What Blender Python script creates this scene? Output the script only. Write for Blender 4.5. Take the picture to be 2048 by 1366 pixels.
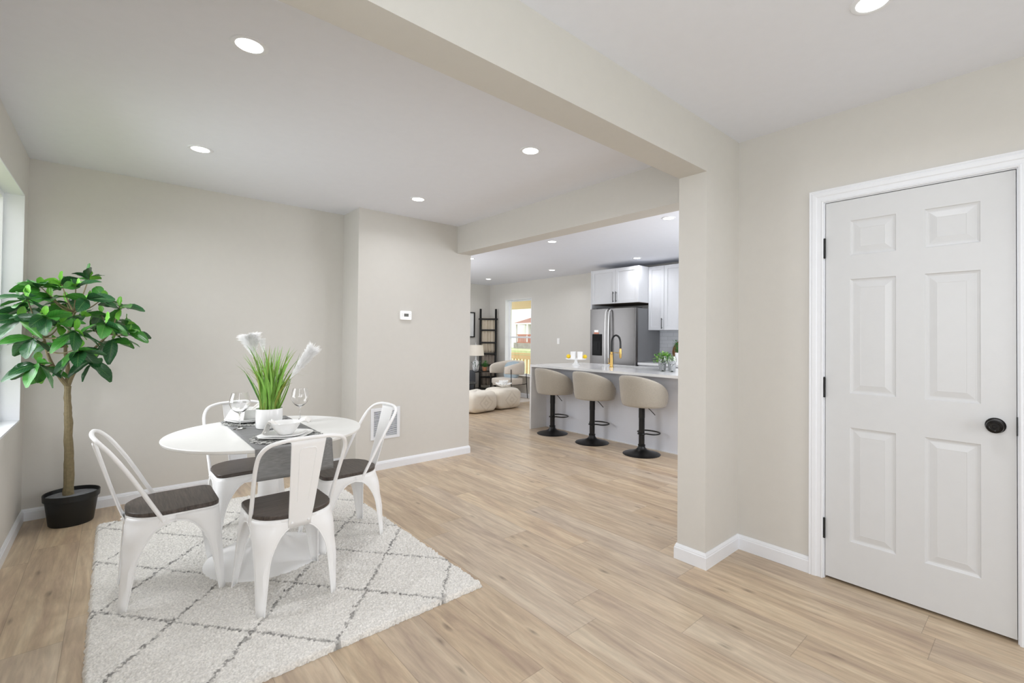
import bpy, math, random
from mathutils import Vector, Matrix
import numpy as np
R = math.radians
S = bpy.context.scene
COL = S.collection
for o in list(bpy.data.objects): bpy.data.objects.remove(o)

# ---------------------------------------------------------------- camera
F_PX, YAW, PITCH, ROLL, CAM_H, CX, CY = 926.4684, 47.9583, 0.7446, 0.5727, 1.2883, 41.5677, -21.0988
def make_camera():
    y, a, r = R(YAW), R(PITCH), R(ROLL)
    F = Vector((math.cos(y), math.sin(y), 0)); Rt = Vector((math.sin(y), -math.cos(y), 0)); U = Vector((0, 0, 1))
    F, U = F*math.cos(a)+U*math.sin(a), U*math.cos(a)-F*math.sin(a)
    Rt, U = Rt*math.cos(r)+U*math.sin(r), U*math.cos(r)-Rt*math.sin(r)
    c = bpy.data.cameras.new('camera'); c.sensor_width = 36; c.sensor_fit = 'HORIZONTAL'
    c.lens = F_PX/2048*36; c.shift_x = -CX/2048; c.shift_y = CY/2048; c.clip_start = .05; c.clip_end = 200
    o = bpy.data.objects.new('camera', c); COL.objects.link(o)
    M = Matrix((Rt, U, -F)).transposed().to_4x4(); M.translation = (0, 0, CAM_H); o.matrix_world = M
    S.camera = o
make_camera()

# ---------------------------------------------------------------- world, exposure, window light and added fill
S.view_settings.view_transform = 'Standard'; S.view_settings.look = 'None'
S.view_settings.gamma = 1; S.view_settings.exposure = -0.38; S.view_settings.use_curve_mapping = False
W = bpy.data.worlds.new('world'); S.world = W; W.use_nodes = True
W.node_tree.nodes['Background'].inputs[0].default_value = (.98, .99, 1, 1)
W.node_tree.nodes['Background'].inputs[1].default_value = 3.3
try:
    S.cycles.max_bounces = 12; S.cycles.diffuse_bounces = 6; S.cycles.glossy_bounces = 4; S.cycles.transmission_bounces = 10; S.cycles.transparent_max_bounces = 12
    S.cycles.sample_clamp_indirect = 6; S.cycles.caustics_reflective = False; S.cycles.caustics_refractive = False
except Exception: pass
def area(name, loc, size, power, direction, col=(1, 1, 1), spread=180):
    l = bpy.data.lights.new(name, 'AREA'); l.shape = 'RECTANGLE'; l.size, l.size_y = size; l.energy = power; l.color = col; l.spread = R(spread)
    o = bpy.data.objects.new(name, l); COL.objects.link(o); o.location = loc
    o.rotation_euler = Vector(direction).to_track_quat('-Z', 'Y').to_euler()
    return o
DAY = (.895, .935, 1)
area('daylight_dining_window', (-.62, 3.7, 1.45), (1.2, 1.4), 24, (1, -.15, -.28), DAY, 125)
area('fill_hall_left', (-.62, .1, 1.5), (1.3, 1.4), 33, (1, .3, -.05), DAY, 150)  # added fill for left-facing surfaces, at an invented hall window
area('fill_hall_rear', (1.3, -2.66, 1.4), (2.4, 1.7), 39, (0, 1, .3), DAY)  # fill lamp added behind the camera, at a made-up rear window
area('fill_living_side', (2.98, 6.9, 1.5), (2.4, 1.4), 50, (1, 0, .25), DAY)  # added fill on the unseen living room wall
area('fill_kitchen_side', (4.6, .98, 1.5), (1.8, 1.3), 56, (0, 1, .4), DAY)  # unseen lamp added to brighten the kitchen and its ceiling
DOWN_W, DOWN_COL = 5.1, (.94, .955, 1)

# ---------------------------------------------------------------- materials
MATS = {}
def lin(c): return tuple(((v/255+.055)/1.055)**2.4 if v/255 > .04045 else v/255/12.92 for v in c)
def mat(name, rgb=(200, 200, 200), rough=.5, metal=0, bump=0, bscale=200, var=0, vscale=20, spec=.5, trans=0, ior=1.45, emit=0, coat=0, sheen=0, linear=False):
    if name in MATS: return MATS[name]
    m = bpy.data.materials.new(name); m.use_nodes = True; n = m.node_tree.nodes; L = m.node_tree.links
    b = n['Principled BSDF']; c = rgb if linear else lin(rgb)
    b.inputs['Base Color'].default_value = (*c, 1); b.inputs['Roughness'].default_value = rough; b.inputs['Metallic'].default_value = metal
    b.inputs['Specular IOR Level'].default_value = spec; b.inputs['Transmission Weight'].default_value = trans; b.inputs['IOR'].default_value = ior
    b.inputs['Coat Weight'].default_value = coat; b.inputs['Sheen Weight'].default_value = sheen
    if emit: b.inputs['Emission Color'].default_value = (*c, 1); b.inputs['Emission Strength'].default_value = emit
    tc = n.new('ShaderNodeTexCoord')
    nz = n.new('ShaderNodeTexNoise'); nz.inputs['Scale'].default_value = vscale; nz.inputs['Detail'].default_value = 4
    L.new(tc.outputs['Object'], nz.inputs['Vector'])
    rp = n.new('ShaderNodeMix'); rp.data_type = 'RGBA'
    v = max(var, .02)
    rp.inputs[6].default_value = (*[max(0, x*(1-v)) for x in c], 1); rp.inputs[7].default_value = (*[min(1, x*(1+v)) for x in c], 1)
    L.new(nz.outputs['Fac'], rp.inputs[0]); L.new(rp.outputs[2], b.inputs['Base Color'])
    if bump:
        n2 = n.new('ShaderNodeTexNoise'); n2.inputs['Scale'].default_value = bscale; n2.inputs['Detail'].default_value = 3
        L.new(tc.outputs['Object'], n2.inputs['Vector'])
        bp = n.new('ShaderNodeBump'); bp.inputs['Strength'].default_value = bump; bp.inputs['Distance'].default_value = .004
        L.new(n2.outputs['Fac'], bp.inputs['Height']); L.new(bp.outputs[0], b.inputs['Normal'])
    MATS[name] = m; return m
def nodes(m): return m.node_tree.nodes, m.node_tree.links, m.node_tree.nodes['Principled BSDF']

M_wall = mat('greige_paint', (208, 205, 199), .75, bump=.08, bscale=350)
M_ceil = mat('ceiling_paint', (230, 232, 239), .85, bump=.06, bscale=300)
M_trim = mat('white_trim', (232, 234, 238), .35)
M_door = mat('white_door_paint', (211, 212, 213), .35, bump=.05, bscale=90)
M_white = mat('white_metal', (250, 250, 250), .28)
M_tabletop = mat('white_laminate', (240, 240, 237), .3)
M_ceramic = mat('white_ceramic', (247, 247, 246), .15)
M_black = mat('black_metal', (16, 16, 17), .35)
M_blackm = mat('black_plastic', (24, 25, 25), .45)
M_rubber = mat('black_rubber', (22, 22, 22), .7)
M_glass = mat('clear_glass', (255, 255, 255), .0, trans=1, ior=1.45)
def pane_mat():
    m = bpy.data.materials.new('window_glass'); m.use_nodes = True; n, L = m.node_tree.nodes, m.node_tree.links; n.remove(n['Principled BSDF'])
    t = n.new('ShaderNodeBsdfTransparent'); g = n.new('ShaderNodeBsdfGlossy'); g.inputs['Roughness'].default_value = .02; x = n.new('ShaderNodeMixShader'); x.inputs[0].default_value = .06
    L.new(t.outputs[0], x.inputs[1]); L.new(g.outputs[0], x.inputs[2]); L.new(x.outputs[0], n['Material Output'].inputs[0]); return m
M_pane = pane_mat()
M_gold = mat('brushed_gold', (196, 162, 98), .3, metal=1)
M_steel = mat('stainless_steel', (110, 108, 107), .38, metal=1, var=.03)
M_steeld = mat('grey_appliance_side', (112, 113, 115), .5)
M_chrome = mat('chrome', (215, 215, 218), .12, metal=1)
M_dark = mat('dark_gap', (20, 19, 18), .8)
M_cab = mat('white_cabinet', (212, 213, 216), .6, spec=.3)
M_quartz = mat('white_quartz', (232, 232, 232), .12, var=.03, vscale=3)
M_island = mat('island_panel', (228, 231, 240), .5, var=.03, vscale=6)
M_taupe = mat('taupe_boucle', (176, 169, 157), .95, bump=.8, bscale=170, var=.22, vscale=160, sheen=.3)
M_cream = mat('cream_fabric', (222, 212, 200), .95, bump=.4, bscale=250, var=.05, sheen=.3)
M_blue = mat('blue_cushion', (172, 188, 198), .95, bump=.3, bscale=200, var=.15, vscale=14)
M_linen = mat('white_linen', (240, 238, 234), .9, bump=.25, bscale=350)
M_shade = mat('lamp_shade_fabric', (236, 228, 214), .9, bump=.2)
M_sofa = mat('charcoal_fabric', (70, 72, 76), .95, bump=.4, var=.1)
M_throw = mat('beige_throw', (188, 176, 158), .95, bump=.5, bscale=120, var=.1, vscale=30)
M_throwd = mat('grey_throw', (138, 128, 118), .95, bump=.5, bscale=120, var=.25, vscale=30)
M_lemon = mat('lemon', (240, 205, 40), .45, bump=.3, bscale=200)
M_leafd = mat('dark_leaf', (38, 84, 48), .28, var=.25, vscale=30, coat=.2)
M_leafm = mat('mid_leaf', (58, 124, 44), .3, var=.25, vscale=30, coat=.2)
M_leafl = mat('young_leaf', (104, 172, 52), .35, var=.2, vscale=30)
def veins(m):
    n, L, b = nodes(m); at = n.new('ShaderNodeAttribute'); at.attribute_name = 'leafuv'; sp = n.new('ShaderNodeSeparateXYZ'); L.new(at.outputs['Vector'], sp.inputs[0])
    def mt(op, a, c=None, d=None):
        k = n.new('ShaderNodeMath'); k.operation = op
        for i, v in enumerate((a, c, d)):
            if v is None: continue
            if isinstance(v, (int, float)): k.inputs[i].default_value = v
            else: L.new(v, k.inputs[i])
        return k.outputs[0]
    s_ = mt('ABSOLUTE', sp.outputs[1]); mid = mt('LESS_THAN', s_, .05)
    w = mt('FRACT', mt('SUBTRACT', mt('MULTIPLY', sp.outputs[0], 9), mt('MULTIPLY', s_, 2.2))); side = mt('MULTIPLY', mt('LESS_THAN', w, .14), .5)
    f = mt('MAXIMUM', mid, side); old = b.inputs['Base Color'].links[0].from_socket
    mx = n.new('ShaderNodeMix'); mx.data_type = 'RGBA'; L.new(mt('MULTIPLY', f, .24), mx.inputs[0]); L.new(old, mx.inputs[6]); mx.inputs[7].default_value = (*lin((150, 190, 110)), 1); L.new(mx.outputs[2], b.inputs['Base Color'])
    bp = n.new('ShaderNodeBump'); bp.inputs['Strength'].default_value = .5; bp.inputs['Distance'].default_value = .003; L.new(w, bp.inputs['Height']); L.new(bp.outputs[0], b.inputs['Normal'])
for m_ in (M_leafd, M_leafm, M_leafl): veins(m_)
M_plainleaf = mat('plain_leaf', (66, 120, 58), .5, var=.25, vscale=40)
M_bark = mat('bark', (128, 116, 88), .85, bump=.9, bscale=70, var=.3, vscale=60)
M_stone = mat('grey_soil', (128, 130, 134), .95, bump=.8, bscale=90, var=.3, vscale=60)
M_grass1 = mat('grass_green', (118, 158, 66), .5, var=.25, vscale=15)
M_grass2 = mat('grass_bright', (146, 196, 92), .5, var=.2, vscale=15)
M_grass3 = mat('grass_olive', (150, 160, 74), .55, var=.25, vscale=15)
M_plume = mat('white_plume', (254, 254, 253), .95)
M_terra = mat('terracotta', (186, 130, 96), .8, var=.1)
M_woodb = mat('acacia_wood', (140, 96, 58), .5, var=.35, vscale=9)
M_matd = mat('placemat_dark', (100, 100, 98), .9)
M_matl = mat('placemat_light', (206, 206, 202), .8, var=.2, vscale=60)
M_screen = mat('lcd_grey', (84, 82, 74), .3)
M_art = mat('pale_print', (226, 226, 224), .7, var=.12, vscale=6)
M_fence = mat('tan_lumber', (206, 180, 132), .8, var=.1)
M_siding = mat('white_siding', (225, 228, 226), .8)
M_roof = mat('brown_shingle', (150, 112, 100), .9, var=.15)
M_porch = mat('red_brown_wood', (170, 100, 78), .8, var=.1)
M_lawn = mat('lawn', (176, 184, 140), .95, var=.25, vscale=2)
M_stonew = mat('stone_base', (150, 146, 140), .9, var=.4, vscale=3)
M_greyw = mat('grey_neighbour_wall', (214, 212, 208), .9)
M_soft = mat('porch_ceiling', (206, 190, 150), .8)

def emat(name, col, s):
    m = bpy.data.materials.new(name); m.use_nodes = True; n, L, b = nodes(m)
    b.inputs['Base Color'].default_value = (*col, 1); b.inputs['Emission Color'].default_value = (*col, 1); b.inputs['Emission Strength'].default_value = s
    return m
M_led = emat('led_lens', (1, .99, .97), 9)

def wood_seat():
    m = bpy.data.materials.new('dark_stained_wood'); m.use_nodes = True; n, L, b = nodes(m)
    tc = n.new('ShaderNodeTexCoord'); mp = n.new('ShaderNodeMapping'); mp.inputs['Scale'].default_value = (4, 55, 20)
    L.new(tc.outputs['Object'], mp.inputs[0])
    nz = n.new('ShaderNodeTexNoise'); nz.inputs['Scale'].default_value = 2.2; nz.inputs['Detail'].default_value = 6; nz.inputs['Distortion'].default_value = .6
    L.new(mp.outputs[0], nz.inputs['Vector'])
    cr = n.new('ShaderNodeValToRGB'); e = cr.color_ramp.elements
    e[0].position = .3; e[0].color = (*lin((56, 49, 45)), 1); e[1].position = .75; e[1].color = (*lin((96, 86, 79)), 1)
    L.new(nz.outputs['Fac'], cr.inputs[0]); L.new(cr.outputs[0], b.inputs['Base Color']); b.inputs['Roughness'].default_value = .42
    bp = n.new('ShaderNodeBump'); bp.inputs['Strength'].default_value = .25; bp.inputs['Distance'].default_value = .002
    L.new(nz.outputs['Fac'], bp.inputs['Height']); L.new(bp.outputs[0], b.inputs['Normal'])
    return m
M_seat = wood_seat()

def floor_mat():
    m = bpy.data.materials.new('oak_plank'); m.use_nodes = True; n, L, b = nodes(m)
    tc = n.new('ShaderNodeTexCoord'); sx = n.new('ShaderNodeSeparateXYZ'); L.new(tc.outputs['Object'], sx.inputs[0])
    def math_(op, a, bb=None, c=None):
        k = n.new('ShaderNodeMath'); k.operation = op
        for i, v in enumerate((a, bb, c)):
            if v is None: continue
            if isinstance(v, (int, float)): k.inputs[i].default_value = v
            else: L.new(v, k.inputs[i])
        return k.outputs[0]
    PW, PL = .2, 1.25
    u = math_('DIVIDE', math_('ADD', sx.outputs[0], 10-2.66), PW); row = math_('FLOOR', u); fu = math_('FRACT', u)
    wn = n.new('ShaderNodeTexWhiteNoise'); wn.noise_dimensions = '1D'; L.new(row, wn.inputs['W'])
    v = math_('ADD', math_('DIVIDE', sx.outputs[1], PL), math_('ADD', math_('MULTIPLY', wn.outputs['Value'], 7), 20)); colm = math_('FLOOR', v); fv = math_('FRACT', v)
    cb = n.new('ShaderNodeCombineXYZ'); L.new(row, cb.inputs[0]); L.new(colm, cb.inputs[1])
    w2 = n.new('ShaderNodeTexWhiteNoise'); w2.noise_dimensions = '2D'; L.new(cb.outputs[0], w2.inputs['Vector'])
    sp = n.new('ShaderNodeSeparateColor'); L.new(w2.outputs['Color'], sp.inputs[0])
    # grain coordinates, shifted per plank
    g = n.new('ShaderNodeCombineXYZ')
    L.new(math_('MULTIPLY_ADD', sx.outputs[0], 1.0, math_('MULTIPLY', sp.outputs[0], 13)), g.inputs[0])
    L.new(math_('MULTIPLY_ADD', sx.outputs[1], .10, math_('MULTIPLY', sp.outputs[1], 17)), g.inputs[1])
    L.new(math_('MULTIPLY', sp.outputs[2], 9), g.inputs[2])
    n1 = n.new('ShaderNodeTexNoise'); n1.inputs['Scale'].default_value = 13; n1.inputs['Detail'].default_value = 6; n1.inputs['Distortion'].default_value = .8; n1.inputs['Roughness'].default_value = .62
    L.new(g.outputs[0], n1.inputs['Vector'])
    n2 = n.new('ShaderNodeTexNoise'); n2.inputs['Scale'].default_value = 60; n2.inputs['Detail'].default_value = 5; n2.inputs['Distortion'].default_value = .5
    L.new(g.outputs[0], n2.inputs['Vector'])
    # sparse knots
    g2 = n.new('ShaderNodeCombineXYZ')
    L.new(math_('ADD', sx.outputs[0], math_('MULTIPLY', n2.outputs['Fac'], .03)), g2.inputs[0]); L.new(math_('MULTIPLY_ADD', sx.outputs[1], .28, math_('MULTIPLY', sp.outputs[2], 9)), g2.inputs[1]); L.new(math_('MULTIPLY', sp.outputs[2], 9), g2.inputs[2])
    vo = n.new('ShaderNodeTexVoronoi'); vo.voronoi_dimensions = '2D'; vo.inputs['Scale'].default_value = 4.6; L.new(g2.outputs[0], vo.inputs['Vector'])
    knot = n.new('ShaderNodeMapRange'); knot.inputs[1].default_value = 0; knot.inputs[2].default_value = .06; knot.inputs[3].default_value = 1; knot.inputs[4].default_value = 0
    L.new(vo.outputs['Distance'], knot.inputs[0])
    cr = n.new('ShaderNodeValToRGB'); e = cr.color_ramp.elements
    e[0].position = .30; e[0].color = (*lin((172, 149, 128)), 1); e[1].position = .70; e[1].color = (*lin((213, 194, 166)), 1)
    k = e.new(.5); k.color = (*lin((194, 172, 145)), 1)
    L.new(n1.outputs['Fac'], cr.inputs[0])
    mx = n.new('ShaderNodeMix'); mx.data_type = 'RGBA'; mx.blend_type = 'MULTIPLY'; mx.inputs[0].default_value = 1
    L.new(cr.outputs[0], mx.inputs[6])
    fine = n.new('ShaderNodeMapRange'); fine.inputs[1].default_value = .3; fine.inputs[2].default_value = .7; fine.inputs[3].default_value = .85; fine.inputs[4].default_value = 1.09
    L.new(n2.outputs['Fac'], fine.inputs[0])
    tone = math_('MULTIPLY', fine.outputs[0], math_('MULTIPLY_ADD', sp.outputs[0], .10, .93))
    tone = math_('MULTIPLY', tone, math_('MULTIPLY_ADD', knot.outputs[0], -.5, 1))
    # seams
    e1 = math_('MINIMUM', fu, math_('SUBTRACT', 1, fu)); e2 = math_('MINIMUM', fv, math_('SUBTRACT', 1, fv))
    s1 = math_('GREATER_THAN', e1, .006); s2 = math_('GREATER_THAN', e2, .0011)
    seam = math_('MULTIPLY_ADD', math_('MULTIPLY', s1, s2), .3, .7)
    tone = math_('MULTIPLY', tone, seam)
    cc = n.new('ShaderNodeCombineColor')
    for i in range(3): L.new(tone, cc.inputs[i])
    L.new(cc.outputs[0], mx.inputs[7]);
    # warm/grey drift per plank
    hs = n.new('ShaderNodeHueSaturation'); L.new(mx.outputs[2], hs.inputs['Color'])
    L.new(math_('MULTIPLY_ADD', sp.outputs[1], .2, .84), hs.inputs['Saturation'])
    L.new(hs.outputs[0], b.inputs['Base Color'])
    b.inputs['Roughness'].default_value = .36
    bp = n.new('ShaderNodeBump'); bp.inputs['Strength'].default_value = .12; bp.inputs['Distance'].default_value = .002
    L.new(tone, bp.inputs['Height']); L.new(bp.outputs[0], b.inputs['Normal'])
    return m
M_floor = floor_mat()

def rug_mat():
    m = bpy.data.materials.new('shag_pile'); m.use_nodes = True; n, L, b = nodes(m)
    at = n.new('ShaderNodeAttribute'); at.attribute_name = 'dye'
    cr = n.new('ShaderNodeMix'); cr.data_type = 'RGBA'
    cr.inputs[6].default_value = (*lin((234, 231, 225)), 1); cr.inputs[7].default_value = (*lin((112, 110, 107)), 1)
    L.new(at.outputs['Fac'], cr.inputs[0])
    tc = n.new('ShaderNodeTexCoord'); nz = n.new('ShaderNodeTexNoise'); nz.inputs['Scale'].default_value = 130; nz.inputs['Detail'].default_value = 2
    L.new(tc.outputs['Object'], nz.inputs['Vector'])
    mr = n.new('ShaderNodeMapRange'); mr.inputs[1].default_value = .3; mr.inputs[2].default_value = .7; mr.inputs[3].default_value = .74; mr.inputs[4].default_value = 1.12
    L.new(nz.outputs['Fac'], mr.inputs[0])
    vm = n.new('ShaderNodeVectorMath'); vm.operation = 'SCALE'; L.new(cr.outputs[2], vm.inputs[0]); L.new(mr.outputs[0], vm.inputs['Scale'])
    L.new(vm.outputs[0], b.inputs['Base Color']); b.inputs['Roughness'].default_value = 1; b.inputs['Sheen Weight'].default_value = .2
    return m
M_rug = rug_mat()
def stripes_mat(name, c1, c2, scale, axis=2, rough=.8):
    m = bpy.data.materials.new(name); m.use_nodes = True; n, L, b = nodes(m)
    tc = n.new('ShaderNodeTexCoord'); wv = n.new('ShaderNodeTexWave'); wv.bands_direction = 'XYZ'[axis]; wv.inputs['Scale'].default_value = scale
    wv.inputs['Distortion'].default_value = .4; L.new(tc.outputs['Object'], wv.inputs['Vector'])
    cr = n.new('ShaderNodeMix'); cr.data_type = 'RGBA'; cr.inputs[6].default_value = (*lin(c1), 1); cr.inputs[7].default_value = (*lin(c2), 1)
    L.new(wv.outputs['Fac'], cr.inputs[0]); L.new(cr.outputs[2], b.inputs['Base Color']); b.inputs['Roughness'].default_value = rough
    return m
def runner_mat():
    m = bpy.data.materials.new('grey_runner_cloth'); m.use_nodes = True; n, L, b = nodes(m)
    tc = n.new('ShaderNodeTexCoord'); mp = n.new('ShaderNodeMapping'); mp.inputs['Scale'].default_value = (5, 160, 160); L.new(tc.outputs['Object'], mp.inputs[0])
    nz = n.new('ShaderNodeTexNoise'); nz.inputs['Scale'].default_value = 1.5; nz.inputs['Detail'].default_value = 3; L.new(mp.outputs[0], nz.inputs['Vector'])
    cr = n.new('ShaderNodeMix'); cr.data_type = 'RGBA'; cr.inputs[6].default_value = (*lin((106, 106, 107)), 1); cr.inputs[7].default_value = (*lin((152, 152, 150)), 1)
    L.new(nz.outputs['Fac'], cr.inputs[0]); L.new(cr.outputs[2], b.inputs['Base Color']); b.inputs['Roughness'].default_value = .9
    bp = n.new('ShaderNodeBump'); bp.inputs['Strength'].default_value = .3; bp.inputs['Distance'].default_value = .001; L.new(nz.outputs['Fac'], bp.inputs['Height']); L.new(bp.outputs[0], b.inputs['Normal'])
    return m
M_runner = runner_mat()
def tile_mat():
    m = bpy.data.materials.new('backsplash_tile'); m.use_nodes = True; n, L, b = nodes(m)
    tc = n.new('ShaderNodeTexCoord'); mp = n.new('ShaderNodeMapping'); mp.inputs['Rotation'].default_value = (0, R(90), 0)
    cb = n.new('ShaderNodeCombineXYZ'); sp = n.new('ShaderNodeSeparateXYZ'); L.new(tc.outputs['Object'], sp.inputs[0]); L.new(sp.outputs[1], cb.inputs[0]); L.new(sp.outputs[2], cb.inputs[1])
    br = n.new('ShaderNodeTexBrick'); br.inputs['Scale'].default_value = 1; br.inputs['Brick Width'].default_value = .2; br.inputs['Row Height'].default_value = .06
    br.inputs['Mortar Size'].default_value = .0025; br.inputs['Color1'].default_value = (*lin((214, 216, 220)), 1); br.inputs['Color2'].default_value = (*lin((208, 210, 214)), 1); br.inputs['Mortar'].default_value = (*lin((186, 188, 192)), 1)
    L.new(cb.outputs[0], br.inputs['Vector']); L.new(br.outputs[0], b.inputs['Base Color']); b.inputs['Roughness'].default_value = .2
    return m
def pouf_mat():
    m = bpy.data.materials.new('pouf_weave'); m.use_nodes = True; n, L, b = nodes(m)
    tc = n.new('ShaderNodeTexCoord'); sp = n.new('ShaderNodeSeparateXYZ'); L.new(tc.outputs['Object'], sp.inputs[0])
    nz = n.new('ShaderNodeTexNoise'); nz.inputs['Scale'].default_value = 14; nz.inputs['Detail'].default_value = 4; L.new(tc.outputs['Object'], nz.inputs['Vector'])
    def mt(op, a, c=None):
        k = n.new('ShaderNodeMath'); k.operation = op
        for i, v in enumerate((a, c)):
            if v is None: continue
            if isinstance(v, (int, float)): k.inputs[i].default_value = v
            else: L.new(v, k.inputs[i])
        return k.outputs[0]
    # concentric diamonds on each face
    d = mt('ADD', mt('ADD', mt('ABSOLUTE', sp.outputs[0]), mt('ABSOLUTE', mt('SUBTRACT', sp.outputs[2], .17))), mt('MULTIPLY', nz.outputs['Fac'], .05))
    w = mt('GREATER_THAN', mt('FRACT', mt('MULTIPLY', d, 11)), .62)
    lim = mt('LESS_THAN', d, .23)
    fac = mt('MULTIPLY', mt('MULTIPLY', mt('MULTIPLY', w, lim), nz.outputs['Fac']), .42)
    cr = n.new('ShaderNodeMix'); cr.data_type = 'RGBA'; cr.inputs[6].default_value = (*lin((228, 220, 206)), 1); cr.inputs[7].default_value = (*lin((172, 160, 142)), 1)
    L.new(fac, cr.inputs[0]); L.new(cr.outputs[2], b.inputs['Base Color']); b.inputs['Roughness'].default_value = 1; b.inputs['Sheen Weight'].default_value = .3
    bp = n.new('ShaderNodeBump'); bp.inputs['Strength'].default_value = .6; bp.inputs['Distance'].default_value = .01; L.new(nz.outputs['Fac'], bp.inputs['Height']); L.new(bp.outputs[0], b.inputs['Normal'])
    return m

# ---------------------------------------------------------------- mesh helpers
class MB:
    def __init__(s): s.v = []; s.f = []; s.m = []
    def add(s, v, f, mi=0):
        k = len(s.v); s.v += [tuple(p) for p in v]; s.f += [tuple(i+k for i in q) for q in f]; s.m += [mi]*len(f); return s
    def box(s, lo, hi, mi=0):
        x0, y0, z0 = lo; x1, y1, z1 = hi
        return s.add([(x0, y0, z0), (x1, y0, z0), (x1, y1, z0), (x0, y1, z0), (x0, y0, z1), (x1, y0, z1), (x1, y1, z1), (x0, y1, z1)],
                     [(0, 3, 2, 1), (4, 5, 6, 7), (0, 1, 5, 4), (1, 2, 6, 5), (2, 3, 7, 6), (3, 0, 4, 7)], mi)
    def obox(s, c, size, rot, mi=0):
        h = [a/2 for a in size]; k = len(s.v); s.box([-a for a in h], h, mi)
        for i in range(k, len(s.v)): s.v[i] = tuple(Vector(c)+rot @ Vector(s.v[i]))
        return s
    def tube(s, pts, r, n=8, closed=False, mi=0, flat=1.0, up=None):
        pts = [Vector(p) for p in pts]; N = len(pts); rr = r if isinstance(r, (list, tuple)) else [r]*N
        T = []
        for i in range(N):
            a = pts[(i-1) % N] if closed or i > 0 else pts[i]; b = pts[(i+1) % N] if closed or i < N-1 else pts[i]
            t = (b-a); T.append(t.normalized() if t.length > 1e-9 else Vector((0, 0, 1)))
        ref = Vector(up) if up else (Vector((0, 0, 1)) if abs(T[0].z) < .9 else Vector((1, 0, 0)))
        u = (ref-T[0]*ref.dot(T[0])).normalized(); ring = []
        for i in range(N):
            u = (u-T[i]*u.dot(T[i])); u = u.normalized() if u.length > 1e-9 else Vector((1, 0, 0)); w = T[i].cross(u)
            ring.append([pts[i]+u*math.cos(2*math.pi*k/n)*rr[i]*flat+w*math.sin(2*math.pi*k/n)*rr[i] for k in range(n)])
        v = [p for q in ring for p in q]; f = []
        for i in range(N if closed else N-1):
            j = (i+1) % N
            for k in range(n): f.append((i*n+k, i*n+(k+1) % n, j*n+(k+1) % n, j*n+k))
        if not closed: f += [tuple(range(n-1, -1, -1)), tuple((N-1)*n+k for k in range(n))]
        return s.add(v, f, mi)
    def lathe(s, prof, c=(0, 0, 0), n=32, mi=0, sx=1, sy=1, axis='Z'):
        v = []; f = []; P = len(prof)
        for r, z in prof:
            for k in range(n):
                a = 2*math.pi*k/n; p = (r*sx*math.cos(a), r*sy*math.sin(a), z)
                if axis == 'X': p = (p[2], p[0], p[1])
                if axis == 'Y': p = (p[0], p[2], p[1])
                v.append((c[0]+p[0], c[1]+p[1], c[2]+p[2]))
        for i in range(P-1):
            for k in range(n): f.append((i*n+k, i*n+(k+1) % n, (i+1)*n+(k+1) % n, (i+1)*n+k))
        if prof[0][0] > 1e-6: f.append(tuple(range(n-1, -1, -1)))
        if prof[-1][0] > 1e-6: f.append(tuple((P-1)*n+k for k in range(n)))
        return s.add(v, f, mi)
    def sphere(s, c, r, n=12, mi=0):
        rx, ry, rz = (r, r, r) if isinstance(r, (int, float)) else r
        return s.lathe([(math.sin(math.pi*i/n)+1e-5*0, -math.cos(math.pi*i/n)*rz) if 0 < i < n else (0, -rz if i == 0 else rz) for i in range(n+1)], c, n*2, mi, rx, ry)
    def prism(s, poly, z0, z1, mi=0):
        n = len(poly); v = [(x, y, z0) for x, y in poly]+[(x, y, z1) for x, y in poly]
        return s.add(v, [tuple(range(n-1, -1, -1)), tuple(range(n, 2*n))]+[(i, (i+1) % n, n+(i+1) % n, n+i) for i in range(n)], mi)
    def grid(s, P, mi=0, wrap=False):
        a = len(P); b = len(P[0]); v = [p for q in P for p in q]; f = []
        for i in range(a-1):
            for j in range(b if wrap else b-1):
                k = (j+1) % b; f.append((i*b+j, i*b+k, (i+1)*b+k, (i+1)*b+j))
        return s.add(v, f, mi)
    def xf(s, M, start=0):
        for i in range(start, len(s.v)): s.v[i] = tuple(M @ Vector(s.v[i]))
        return s
def thing(name, label, cat, loc=(0, 0, 0), rz=0, group=None):
    o = bpy.data.objects.new(name, None); COL.objects.link(o); o.location = loc; o.rotation_euler = (0, 0, rz); o.empty_display_size = .1
    o['label'] = label; o['category'] = cat
    if group: o['group'] = group
    return o
def tag(o, label, cat, group=None):
    o['label'] = label; o['category'] = cat
    if group: o['group'] = group
    return o
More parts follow.
